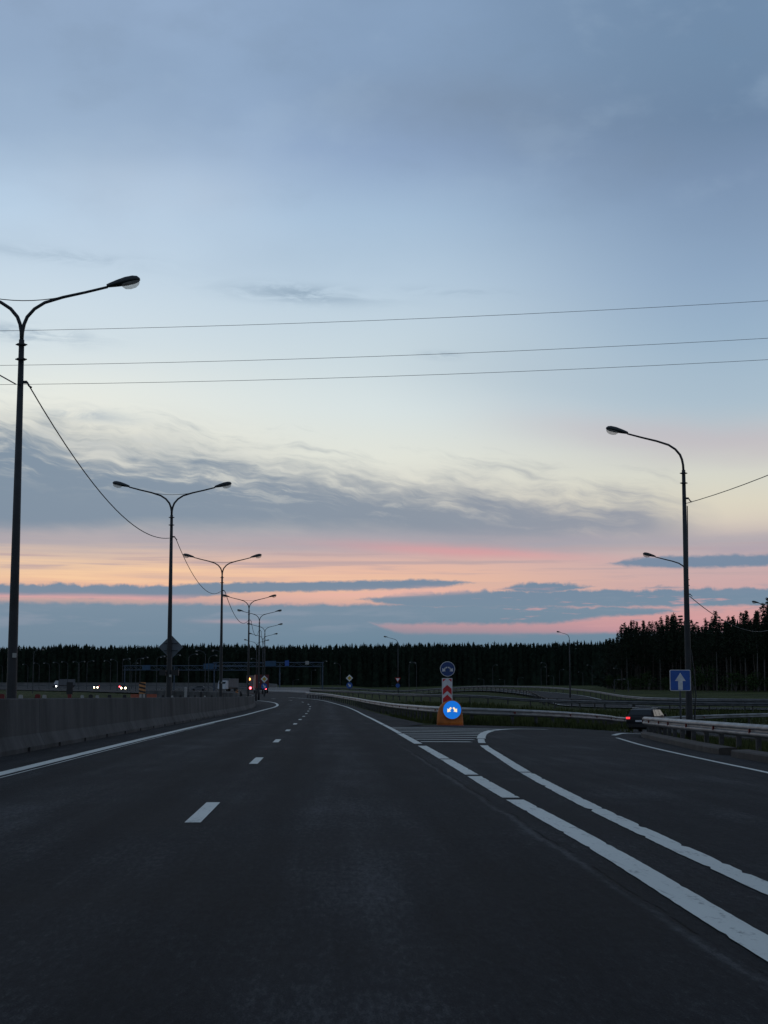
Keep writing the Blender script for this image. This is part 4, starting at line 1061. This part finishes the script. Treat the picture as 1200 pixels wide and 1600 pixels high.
# ------------------------------------------------------------------ vehicles
def build_suv():
    D = 88.5; X = ray(1012, 1140)[0]*D
    root = thing('car', 'dark estate car with a lit red tail lamp turning right beyond the near guard rail', 'car', (X, D, zg(X, D)), -R(24))
    root.scale = (0.89, 0.93, 0.9)
    L, W = 4.5, 0.88
    def sec(y, zlo, zbelt, ztop, wb, wt):
        return [(-wb*0.92, y, zlo), (-wb, y, zlo+0.18), (-wb, y, zbelt-0.08), (-wb*0.97, y, zbelt), (-wt, y, ztop-0.05), (-wt*0.86, y, ztop), (wt*0.86, y, ztop), (wt, y, ztop-0.05), (wb*0.97, y, zbelt), (wb, y, zbelt-0.08), (wb, y, zlo+0.18), (wb*0.92, y, zlo)]
    b = MB()
    S_ = [(-2.25, 0.35, 0.72, 0.78, .80, .76), (-2.2, 0.28, 0.92, 0.96, .86, .80), (-2.08, 0.25, 0.98, 1.05, .88, .76), (-1.75, 0.24, 1.0, 1.42, .89, .70), (-1.3, 0.24, 1.0, 1.50, .89, .69), (0.0, 0.24, 0.98, 1.50, .89, .69), (0.55, 0.24, 0.97, 1.42, .89, .68), (1.15, 0.24, 0.95, 1.0, .88, .74), (1.9, 0.25, 0.86, 0.9, .86, .74), (2.2, 0.3, 0.7, 0.74, .78, .7)]
    b.loft([sec(*s_) for s_ in S_]); body = b.build('body', M['car_dark'], root, smooth=False, bevel=0.02)
    # windows, proud of the cabin
    def pane(pts, nm='window'):
        q = MB(); c = sum((Vector(p) for p in pts), Vector())/len(pts); nrm = (Vector(pts[1])-Vector(pts[0])).cross(Vector(pts[2])-Vector(pts[0])).normalized()
        if nrm.dot(c-Vector((0, 0, 0.9))) < 0: nrm = -nrm
        q.loft([[tuple(Vector(p)+nrm*0.004) for p in pts], [tuple(Vector(p)+nrm*0.016) for p in pts]]); return q.build(nm, M['car_glass'], root)
    pane([(-.70, -2.03, 1.08), (.70, -2.03, 1.08), (.62, -1.78, 1.38), (-.62, -1.78, 1.38)], 'rear_window')
    pane([(-.72, 1.12, 1.02), (.72, 1.12, 1.02), (.62, .6, 1.38), (-.62, .6, 1.38)], 'windshield')
    for s_ in (-1, 1):
        for y0, y1, t0, t1 in ((-1.95, -1.30, -1.62, -1.32), (-1.22, -0.25, -1.22, -0.25), (-0.15, 0.95, -0.15, 0.5)):
            pane([(s_*.865, y0, 1.03), (s_*.865, y1, 1.03), (s_*.71, t1, 1.42), (s_*.71, t0, 1.42)], 'side_window')
        q = MB(); q.box(min(s_*.62, s_*.86), max(s_*.62, s_*.86), -2.27, -2.13, 0.86, 0.98); q.build('tail_lamp', M['tail'] if s_ < 0 else M['tail_dim'], root, bevel=0.01)
        q = MB(); q.box(min(s_*.5, s_*.8), max(s_*.5, s_*.8), 2.1, 2.23, 0.6, 0.74); q.build('headlight', M['white_refl'], root)
        q = MB(); q.box(min(s_*.9, s_*1.06), max(s_*.9, s_*1.06), 0.72, 0.84, 1.0, 1.14); q.build('mirror', M['car_dark'], root, bevel=0.01)
        q = MB(); q.tube([(s_*.62, -1.6, 1.53), (s_*.64, -1.2, 1.56), (s_*.64, 0.2, 1.55), (s_*.62, 0.5, 1.46)], 0.018, 6); q.build('roof_rail', M['car_silver'], root)
        q = MB(); q.box(min(s_*.893, s_*.90), max(s_*.893, s_*.90), -1.9, 1.3, 0.99, 1.02); q.build('side_trim', M['car_silver'], root)
        for y in (-1.38, 1.38):
            w = MB(); n = 20
            x0, x1 = (s_*.68, s_*.9) if s_ > 0 else (s_*.9, s_*.68)
            w.loft([[(x, y+r_*math.cos(2*math.pi*k/n), 0.33+r_*math.sin(2*math.pi*k/n)) for k in range(n)] for x, r_ in ((x0, .29), (x0+.03, .335), (x1-.03, .335), (x1, .29))])
            t = w.build('wheel', M['rubber'], root)
            q = MB(); xo = s_*.905; q.loft([[(x, y+.2*math.cos(2*math.pi*k/n), 0.33+.2*math.sin(2*math.pi*k/n)) for k in range(n)] for x in (s_*.89, xo)]); q.build('rim', M['car_silver'], t)
    q = MB(); q.box(-0.82, 0.82, -2.33, -2.2, 0.34, 0.56); q.build('bumper', M['black'], root, bevel=0.02)
    q = MB(); q.box(-0.26, 0.26, -2.275, -2.262, 0.68, 0.79); q.build('number_plate', M['sign_grey'], root)
build_suv()

def simple_car(label, px, py, D, heading, paint, lamps, lampmat, kind='car', lamp_r=0.11, group='distant vehicles on the far road'):
    """small distant vehicle with body, glass, wheels and its lit lamps"""
    X = ray(px, py)[0]*D
    root = thing('distant_car' if kind == 'car' else 'distant_truck', label, 'car' if kind == 'car' else 'truck', (X, D, zg(X, D)), heading, group)
    if kind == 'car':
        b = MB(); pr = [(-2.1, .3), (-2.15, .75), (-1.9, .92), (-1.35, 1.4), (0.25, 1.42), (1.0, .95), (1.9, .82), (2.1, .55), (2.05, .3)]
        b.loft([[(x*w, y, z) for y, z in pr] for x, w in ((-0.85, 1), (-0.83, 1), (0.83, 1), (0.85, 1))]); b.build('body', paint, root, bevel=0.03)
        q = MB(); q.loft([[(x, y, z) for y, z in ((-1.55, 1.0), (-1.25, 1.34), (0.2, 1.35), (0.8, 1.0))] for x in (-0.87, 0.87)]); q.build('window', M['car_glass'], root)
        wz, wys, wr, wx = 0.32, (-1.3, 1.3), 0.32, 0.86; fy = 2.1
    else:
        b = MB(); b.box(-1.25, 1.25, -4.6, 2.2, 1.0, 3.5); b.build('cargo_box', paint, root, bevel=0.03)
        b = MB(); b.loft([[(x, y, z) for y, z in ((2.35, .6), (2.35, 2.9), (3.5, 2.9), (4.1, 1.9), (4.3, .6))] for x in (-1.2, 1.2)]); b.build('cab', M['car_white'], root, bevel=0.03)
        q = MB(); q.quad((-1.0, 3.72, 2.6), (1.0, 3.72, 2.6), (1.0, 4.1, 2.0), (-1.0, 4.1, 2.0)); q.build('windshield', M['car_glass'], root)
        b = MB(); b.box(-1.1, 1.1, -4.6, 3.8, 0.6, 0.97); b.build('chassis', M['black'], root)
        wz, wys, wr, wx = 0.5, (-3.6, -2.4, 3.1), 0.5, 1.15; fy = 4.3
    for s_ in (-1, 1):
        for y in wys:
            w = MB(); n = 12; w.loft([[(x, y+wr*math.cos(2*math.pi*k/n), wz+wr*math.sin(2*math.pi*k/n)) for k in range(n)] for x in (s_*(wx-.2), s_*(wx+.02))]); w.build('wheel', M['rubber'], root)
    for (lx, ly, lz, lm, r_, nm) in lamps:
        w = MB(); n = 10; w.loft([[(lx+q_*math.cos(2*math.pi*k/n), ly+dy, lz+q_*math.sin(2*math.pi*k/n)) for k in range(n)] for dy, q_ in ((-0.06, r_*0.6), (-0.03, r_), (0.03, r_), (0.06, r_*0.6))]); w.build(nm, lm, root)
    return root
def heads(m, r_=0.26, w=0.62, y=2.12, z=0.66): return [(-w, y, z, m, r_, 'headlight'), (w, y, z, m, r_, 'headlight')]
def tails(r_=0.16, w=0.66, y=-2.17, z=0.8, m=None): return [(-w, y, z, m or M['far_tail'], r_, 'tail_lamp'), (w, y, z, m or M['far_tail'], r_, 'tail_lamp')]
PI = math.pi
M['van_grey'] = mat('dull_white_box', (0.10, 0.107, 0.12), 0.5, 0, 0.15, 0.8)
simple_car('oncoming car with two bright headlights left of the striped hazard board', 194, 1078, 505, PI, M['car_dark'], heads(M['head'], 0.30), None)
simple_car('oncoming car with headlights, between the dark marker plate and the striped board', 151, 1076, 570, PI, M['car_dark'], heads(M['head'], 0.26), None)
simple_car('car with a single visible headlight left of the distant white truck', 86, 1072, 640, PI+0.1, M['car_dark'], heads(M['head_cold'], 0.26)[:1], None)
simple_car('distant white box truck on the far road at the left', 100, 1072, 655, PI*0.55, M['van_grey'], [], None, 'truck')
simple_car('dark car with red tail lamps driving away behind the oncoming headlights', 190, 1070, 600, 0.1, M['car_dark'], tails(0.26), None)
simple_car('white van with one headlight right of the third double lamp', 356, 1078, 430, PI-0.35, M['van_grey'], [(0.7, 2.12, 1.6, M['head_cold'], 0.26, 'headlight'), (-0.7, 2.12, 0.7, M['head'], 0.26, 'headlight')], None, 'truck')
simple_car('box truck driving away with two amber top lamps and red tail lamps', 394.5, 1082, 320, 0.05, M['van_grey'], [(-0.7, -4.68, 2.75, M['amber'], 0.26, 'marker_lamp'), (0.75, -4.68, 2.5, M['amber'], 0.3, 'marker_lamp'), (-0.45, -4.68, 0.95, M['far_tail'], 0.24, 'tail_lamp'), (0.4, -4.68, 0.95, M['far_tail'], 0.24, 'tail_lamp')], None, 'truck')
simple_car('dark red truck with one red tail lamp beside the box truck', 407.5, 1083, 300, 0.1, M['car_red'], [(0.6, -4.68, 0.9, M['far_tail'], 0.22, 'tail_lamp')], None, 'truck')
simple_car('white car parked behind the roadworks between the second and third lamps', 310, 1079, 450, PI*0.5, M['van_grey'], [], None)

# ------------------------------------------------------------------ trees
def pine_crown(r_, H, base, n_whorl, rad, leaf, per, needle_dir=0.3):
    """branches in layers, each carrying many leaf-sized faces"""
    mb = MB()
    for w in range(n_whorl):
        f = w/(n_whorl-1); z = base+(H-base)*f**0.92
        rr_ = rad*(1-f)**0.6*(0.55+0.45*min(1, f*5+0.25))*r_.uniform(0.7, 1.15)+0.18
        nb = max(3, int(7*(1-f)+3)); a0 = r_.uniform(0, 6.28)
        for b in range(nb):
            if r_.random() < 0.14: continue
            a = a0+6.283*b/nb+r_.uniform(-0.5, 0.5); L = rr_*r_.uniform(0.4, 1.15); droop = r_.uniform(-0.12, 0.28)
            for k in range(per):
                t = r_.uniform(0.15, 1.0); c = Vector((math.cos(a)*L*t, math.sin(a)*L*t, z+droop*L*t+r_.uniform(-0.5, 0.45)))
                c += Vector((r_.uniform(-1, 1), r_.uniform(-1, 1), r_.uniform(-0.5, 0.5)))*leaf*0.9
                s_ = leaf*r_.uniform(0.5, 1.2)
                u = Vector((r_.gauss(0, 1), r_.gauss(0, 1), r_.gauss(0, 0.35))).normalized(); v = u.cross(Vector((r_.gauss(0, 1), r_.gauss(0, 1), r_.gauss(0, 1)))).normalized()
                mb.tri(c-u*s_, c+u*s_*0.9+v*s_*0.25, c+v*s_*0.75)
    return mb
def spruce_crown(r_, H, base, n_whorl, rad, leaf, per):
    mb = MB()
    for w in range(n_whorl):
        f = w/(n_whorl-1); z = base+(H-base)*f
        rr_ = rad*(1-f)**0.85*r_.uniform(0.8, 1.12)+0.1; nb = max(3, int(9*(1-f)+3)); a0 = r_.uniform(0, 6.28)
        for b in range(nb):
            a = a0+6.283*b/nb+r_.uniform(-0.3, 0.3); L = rr_*r_.uniform(0.7, 1.1)
            for k in range(per):
                t = r_.uniform(0.1, 1.0); c = Vector((math.cos(a)*L*t, math.sin(a)*L*t, z-0.28*L*t+r_.uniform(-0.2, 0.2)))
                s_ = leaf*r_.uniform(0.6, 1.2); u = Vector((math.cos(a), math.sin(a), -0.25)); v = Vector((-math.sin(a)+r_.uniform(-.3, .3), math.cos(a), r_.uniform(-0.5, 0.5)))
                mb.tri(c-v*s_*0.6, c+v*s_*0.6, c+u*s_)
    return mb
def trunk_mb(r_, H, rad, limbs=6, base=8):
    mb = MB(); x = y = 0; pts = []; rs = []
    for k in range(7):
        f = k/6; pts.append((x, y, H*0.96*f-0.4)); rs.append(rad*(1-0.85*f)); x += r_.uniform(-.12, .12); y += r_.uniform(-.12, .12)
    mb.tube(pts, rs, 6)
    for k in range(limbs):
        z = r_.uniform(base*0.7, H*0.85); a = r_.uniform(0, 6.28); L = r_.uniform(0.8, 2.0)
        mb.tube([(0, 0, z), (math.cos(a)*L, math.sin(a)*L, z+L*0.25)], [rad*0.25, rad*0.08], 4, cap=False)
    return mb
protos = []
r_ = random.Random(21)
for k in range(7):
    H = 18.0
    t = thing('pine_tree' if k < 5 else 'spruce_tree', 'x', 'tree', (0, 0, 0))
    rt = random.Random(100+k)
    if k < 5:
        trunk_mb(rt, H, 0.19, 8, 9).build('trunk', M['trunk'], t); pine_crown(rt, H, H*(0.42, 0.5, 0.38, 0.55, 0.45)[k], (11, 10, 12, 9, 11)[k], (2.3, 2.1, 2.6, 2.0, 2.4)[k], 0.30, 26).build('crown', M['needles'], t)
    else:
        trunk_mb(rt, H, 0.18, 0, 9).build('trunk', M['trunk'], t); spruce_crown(rt, H, 1.5, 22, 2.2, 0.5, 7).build('crown', M['needles2'], t)
    protos.append(t)
used = [False]*7
tl = {0: 'tall pine with bare lower trunk in the forest on the right', 1: 'slender pine with a high crown in the forest on the right', 2: 'broad-crowned pine in the forest on the right', 3: 'pine with a small high crown in the forest on the right', 4: 'ragged-topped pine in the forest on the right', 5: 'dark conical spruce in the forest on the right', 6: 'narrow dark spruce in the forest on the right'}
tops = pchip([(930, 1002), (955, 996), (972, 977), (985, 966), (1010, 970), (1040, 961), (1060, 957), (1085, 968), (1110, 963), (1135, 958), (1160, 956), (1184, 954), (1194, 944), (1204, 930), (1230, 925), (1300, 918), (1500, 905)])
count = 0
for row in range(7):
    px = 948+r_.uniform(0, 8)
    while px < 1330:
        D = forest_edge(min(px, 1200))-(max(0, px-1200)*0.12)+row*6+r_.uniform(-2.2, 2.2)
        b = gd(px, D)
        want = CAM_Z+ray(px, tops(px)+(7 if row else 9)+r_.uniform(-5, 13))[2]*D-b.z
        want = max(11, min(27, want))
        k = r_.choice((0, 1, 2, 3, 4, 0, 1, 3, 4, 5, 6)) if px > 990 else r_.choice((0, 2, 4, 5, 6, 1))
        sc = want/18.0; sx = sc*r_.uniform(0.8, 1.15)
        if not used[k]:
            used[k] = True; o = protos[k]; o.location = b; o.rotation_euler = (0, 0, r_.uniform(0, 6.28)); o.scale = (sx, sx, sc); o['label'] = tl[k]; o['group'] = 'trees of the forest on the right'
        else: dup(protos[k], b, r_.uniform(0, 6.28), tl[k], 'trees of the forest on the right', (sx, sx, sc))
        count += 1
        px += r_.uniform(1.7, 3.1)/D*2400*(1.0 if row < 3 else 1.3)
for k in range(7):
    if not used[k]: protos[k]['label'] = tl[k]
print('right trees', count)

# the far forest as one mass
def far_forest():
    crown = MB(); r_ = random.Random(77)
    def put(px, D, topy, jitter=True, H=None):
        b = gd(px, D)
        h = (CAM_Z+ray(px, topy)[2]*D-b.z) if H is None else H
        h = max(8, h); rad = r_.uniform(1.6, 2.6); kind = r_.random()
        n = 60
        for k in range(16):        # dense inner growth
            f = k/16; z = b.z+h*f*0.93; s_ = rad*(1-f*0.66)*0.95; a = r_.uniform(0, 3.14); q = s_*math.cos(a)*0.5
            crown.tri((b.x-s_, b.y-q, z-0.3), (b.x+s_, b.y+q, z-0.3), (b.x+r_.uniform(-.3, .3), b.y, z+h*0.16))
        if kind < 0.6:
            for k in range(n):
                f = r_.random()**0.8; z = b.z+h*(0.12+0.88*f); rr_ = rad*(1-f)**0.6+0.15
                a = r_.uniform(0, 6.28); t = r_.uniform(0.2, 1)
                c = Vector((b.x+math.cos(a)*rr_*t, b.y+math.sin(a)*rr_*t, z)); s_ = r_.uniform(0.45, 1.0)*(0.5+0.6*(1-f))
                u = Vector((math.cos(a), math.sin(a), -0.3))*s_; v = Vector((-math.sin(a), math.cos(a), r_.uniform(-.4, .4)))*s_
                crown.tri(c-v, c+v, c+u+Vector((0, 0, s_*0.6)))
            crown.tri((b.x-0.35, b.y, b.z+h*0.93), (b.x+0.35, b.y, b.z+h*0.93), (b.x, b.y, b.z+h*1.02))
        else:
            for k in range(n):
                f = r_.random()**0.7; z = b.z+h*(0.35+0.62*f); rr_ = rad*1.0*(1-(abs(f-0.45)/0.6)**2*0.6)
                a = r_.uniform(0, 6.28); t = r_.uniform(0.1, 1)
                c = Vector((b.x+math.cos(a)*rr_*t, b.y+math.sin(a)*rr_*t, z)); s_ = r_.uniform(0.4, 0.95)
                u = Vector((r_.gauss(0, 1), r_.gauss(0, 1), r_.gauss(0, 1))).normalized()*s_; v = Vector((r_.gauss(0, 1), r_.gauss(0, 1), r_.gauss(0, 1))).normalized()*s_
                crown.tri(c-u, c+u, c+v)
    topf = pchip([(-400, 1012), (0, 1012), (60, 1011), (105, 1008), (160, 1011), (230, 1010), (330, 1008), (420, 1010), (520, 1009), (640, 1007), (760, 1006.5), (850, 1006), (920, 1004), (990, 1000), (1100, 1000), (1600, 1000)])
    for row in range(8):
        px = -210 + r_.uniform(0, 6); D0 = 806+row*7
        while px < (1010 if row < 7 else 1250):
            D = D0+r_.uniform(-3, 3)
            if row == 0 and px > 940: break
            put(px, D, topf(px)+r_.triangular(-4, 6, 2.0))
            px += r_.uniform(1.5, 3.3)/D*2400*(1.0 if row < 7 else 0.8)
    # behind the right-hand pines
    for row in range(5):
        px = 900+r_.uniform(0, 6)
        while px < 1420:
            D = forest_edge(min(px, 1200))+52+row*10+r_.uniform(-4, 4) - max(0, px-1200)*0.1
            if px < 985: D += (985-px)*2.2
            put(px, D, tops(px)+r_.uniform(8, 24)+4)
            px += r_.uniform(2.0, 4.5)/D*2400
    # undergrowth that closes the view between the trunks
    for side_, a, b_, DD in (('l', -210, 960, 0), ('r', 930, 1420, 1)):
        px = a
        while px < b_:
            for q in range(2):
                D = (812+q*14) if not DD else forest_edge(min(px, 1200))+48+q*26-max(0, px-1200)*0.1
                b = gd(px, D); h = r_.uniform(6, 13) if DD == 0 else r_.uniform(5, 12)
                for k in range(34):
                    c = Vector((b.x+r_.uniform(-2.6, 2.6), b.y+r_.uniform(-2, 2), b.z+r_.random()*h)); s_ = r_.uniform(0.8, 1.7)
                    u = Vector((r_.gauss(0, 1), r_.gauss(0, .4), r_.gauss(0, 1))).normalized()*s_; v = Vector((r_.gauss(0, 1), r_.gauss(0, .4), r_.gauss(0, 1))).normalized()*s_
                    crown.tri(c-u, c+u, c+v)
            px += 3.6/D*2400
    o = crown.build('forest', M['needles2']); tag(o, 'dark mass of conifer forest along the whole horizon', 'forest', None, 'stuff')
far_forest()

# birches and pale trunks showing at the edge of the right forest
def leafy_bush(r_, w, h, n, leaf):
    mb = MB()
    lobes = [(r_.uniform(-w*.5, w*.5), r_.uniform(-w*.4, w*.4), r_.uniform(h*.25, h*.7), r_.uniform(w*.25, w*.5)) for _ in range(7)]
    for k in range(n):
        l = r_.choice(lobes); v = Vector((r_.gauss(0, 1), r_.gauss(0, 1), r_.gauss(0, 1))).normalized()*l[3]*r_.uniform(0.55, 1.1)
        c = Vector((l[0], l[1], l[2]))+v
        if c.z < 0.05: c.z = r_.uniform(0.05, h*.3)
        u = Vector((r_.gauss(0, 1), r_.gauss(0, 1), r_.gauss(0, 1))).normalized()*leaf*r_.uniform(.5, 1.2); q = u.cross(Vector((r_.gauss(0, 1), r_.gauss(0, 1), r_.gauss(0, 1)))).normalized()*leaf
        mb.tri(c-u, c+u, c+q)
    return mb
bushes = []
for i, (px, D, w, h, lab) in enumerate(((1104, 352, 4.5, 8.0, 'leafy green shrub at the forest foot, right of the near lamp pole'), (1014, 395, 4.0, 5.5, 'low leafy shrub at the forest foot above the dark car'),
        (1085, 350, 3.0, 4.5, 'small shrub just right of the near lamp pole at the forest foot'), (1150, 338, 3.6, 4.2, 'low shrub at the forest foot between pale trunks'), (1185, 335, 3.4, 4.0, 'low shrub at the forest foot at the right edge'),
        (960, 425, 3.6, 4.0, 'low shrub at the left end of the right-hand forest'), (985, 405, 3.2, 3.6, 'low shrub under the first tall pines'), (1045, 372, 3.0, 3.2, 'low shrub left of the one-way sign, at the forest foot'))):
    rb = random.Random(300+i); b = gd(px, D)
    t = thing('shrub', lab, 'shrub', b, 0, 'shrubs at the foot of the right forest')
    leafy_bush(rb, w, h, 700, 0.24).build('foliage', M['leaves'], t)
    q = MB()
    for k in range(4):
        a = rb.uniform(0, 6.28); q.tube([(0, 0, -0.3), (math.cos(a)*w*.15, math.sin(a)*w*.15, h*.3), (math.cos(a)*w*.3, math.sin(a)*w*.3, h*.65)], [0.07, 0.05, 0.02], 5)
    q.build('stem', M['birch'], t)
bt0 = None
for i, (px, top, base) in enumerate(((1121, 1000, 1072), (1137, 990, 1070), (1144, 985, 1071), (1185, 1005, 1073), (1195, 1010, 1068), (1166, 1012, 1064), (1033, 1015, 1075), (981, 1020, 1072))):
    D = forest_edge(min(px, 1200))-5.5+ (i % 3)*2; b = gd(px, D); h = 13.5+(i % 4)*0.8
    lab = 'pale slender birch trunk at the front of the right-hand forest'
    if bt0 is None:
        rb = random.Random(9); bt0 = thing('birch_tree', lab, 'tree', b, 0, 'pale-trunked trees before the right forest')
        q = MB(); q.tube([(0, 0, -0.4), (0.1, 0, 4), (0.05, 0.1, 9), (0.25, 0, 13), (0.2, 0, 17)], [0.13, 0.11, 0.09, 0.06, 0.02], 7); q.build('trunk', M['birch'], bt0)
        pine_crown(rb, 18.0, 9.5, 11, 1.9, 0.36, 16).build('crown', M['needles'], bt0)
    else: dup(bt0, b, i*1.3, lab, scale=(1, 1, h/17.5))

# ------------------------------------------------------------------ roadside grass
def grass():
    r_ = random.Random(55); mb = MB()
    def tuft(x, y, h, n=4):
        z = zg(x, y)-(0.07 if y < 110 else 0.12)
        for k in range(n):
            a = r_.uniform(0, 6.28); w = h*0.10+0.006; bx_, by_ = x+r_.uniform(-.12, .12), y+r_.uniform(-.12, .12); hh = h*r_.uniform(.55, 1.25)
            l = r_.uniform(0.1, 0.55)*hh
            mb.tri((bx_-math.sin(a)*w, by_+math.cos(a)*w, z-0.02), (bx_+math.sin(a)*w, by_-math.cos(a)*w, z-0.02), (bx_+math.cos(a)*l, by_+math.sin(a)*l, z+hh))
    kx = [(p.x, p.y) for p in kb]
    def kerb_x(y):
        for i in range(len(kx)-1):
            if kx[i][1] <= y <= kx[i+1][1]: return kx[i][0]
        return 9
    for _ in range(13000):                 # verge behind the kerb
        y = 26+r_.random()**1.2*40; x = kerb_x(y)+0.5+r_.random()**1.5*9
        tuft(x, y, r_.uniform(.08, .30))
    r1 = spline(V2([(1.73, 167), (3.1, 148), (4.0, 122), (4.5, 100), (4.85, 84), (5.3, 74), (6.6, 69.3), (8.4, 69.8), (12.2, 76.3), (16.2, 88), (20.2, 103.2), (26, 111.8)]), 0.5)
    for _ in range(26000):                 # both sides of the long rail
        i = r_.randrange(len(r1)); p = r1[i]; s_ = side(r1, i)
        d = -r_.random()**1.5*9 if r_.random() < 0.75 else r_.uniform(-0.1, 0.3)
        q = p+s_*d
        if d < 0 and q.x < 5.3-max(0, q.y-70)*0.022: continue
        if p.y > 100 and (d > 0 or r_.random() < .4): continue
        tuft(q.x, q.y, r_.uniform(.12, .42)*(0.4 if d > 0 else 1.0), 3)
    RX = [(12.2, 76.3), (16.2, 88), (20.2, 103.2), (26, 111.8), (36, 116.8), (60, 119.5)]
    for _ in range(9000):                  # slope between the two rails
        y = r_.uniform(84, 140); x = r_.uniform(6+max(0, (y-90))*0.1, 46); 
        lim = next((a[0]+(b[0]-a[0])*(y-a[1])/(b[1]-a[1]) for a, b in zip(RX, RX[1:]) if a[1] <= y <= b[1]), 99)
        if x > lim-0.4: continue
        tuft(x, y, r_.uniform(.15, .5), 3)
    o = mb.build('grass', M['grass']); tag(o, 'rough roadside grass along the kerb and guard rails', 'grass', None, 'stuff')
grass()
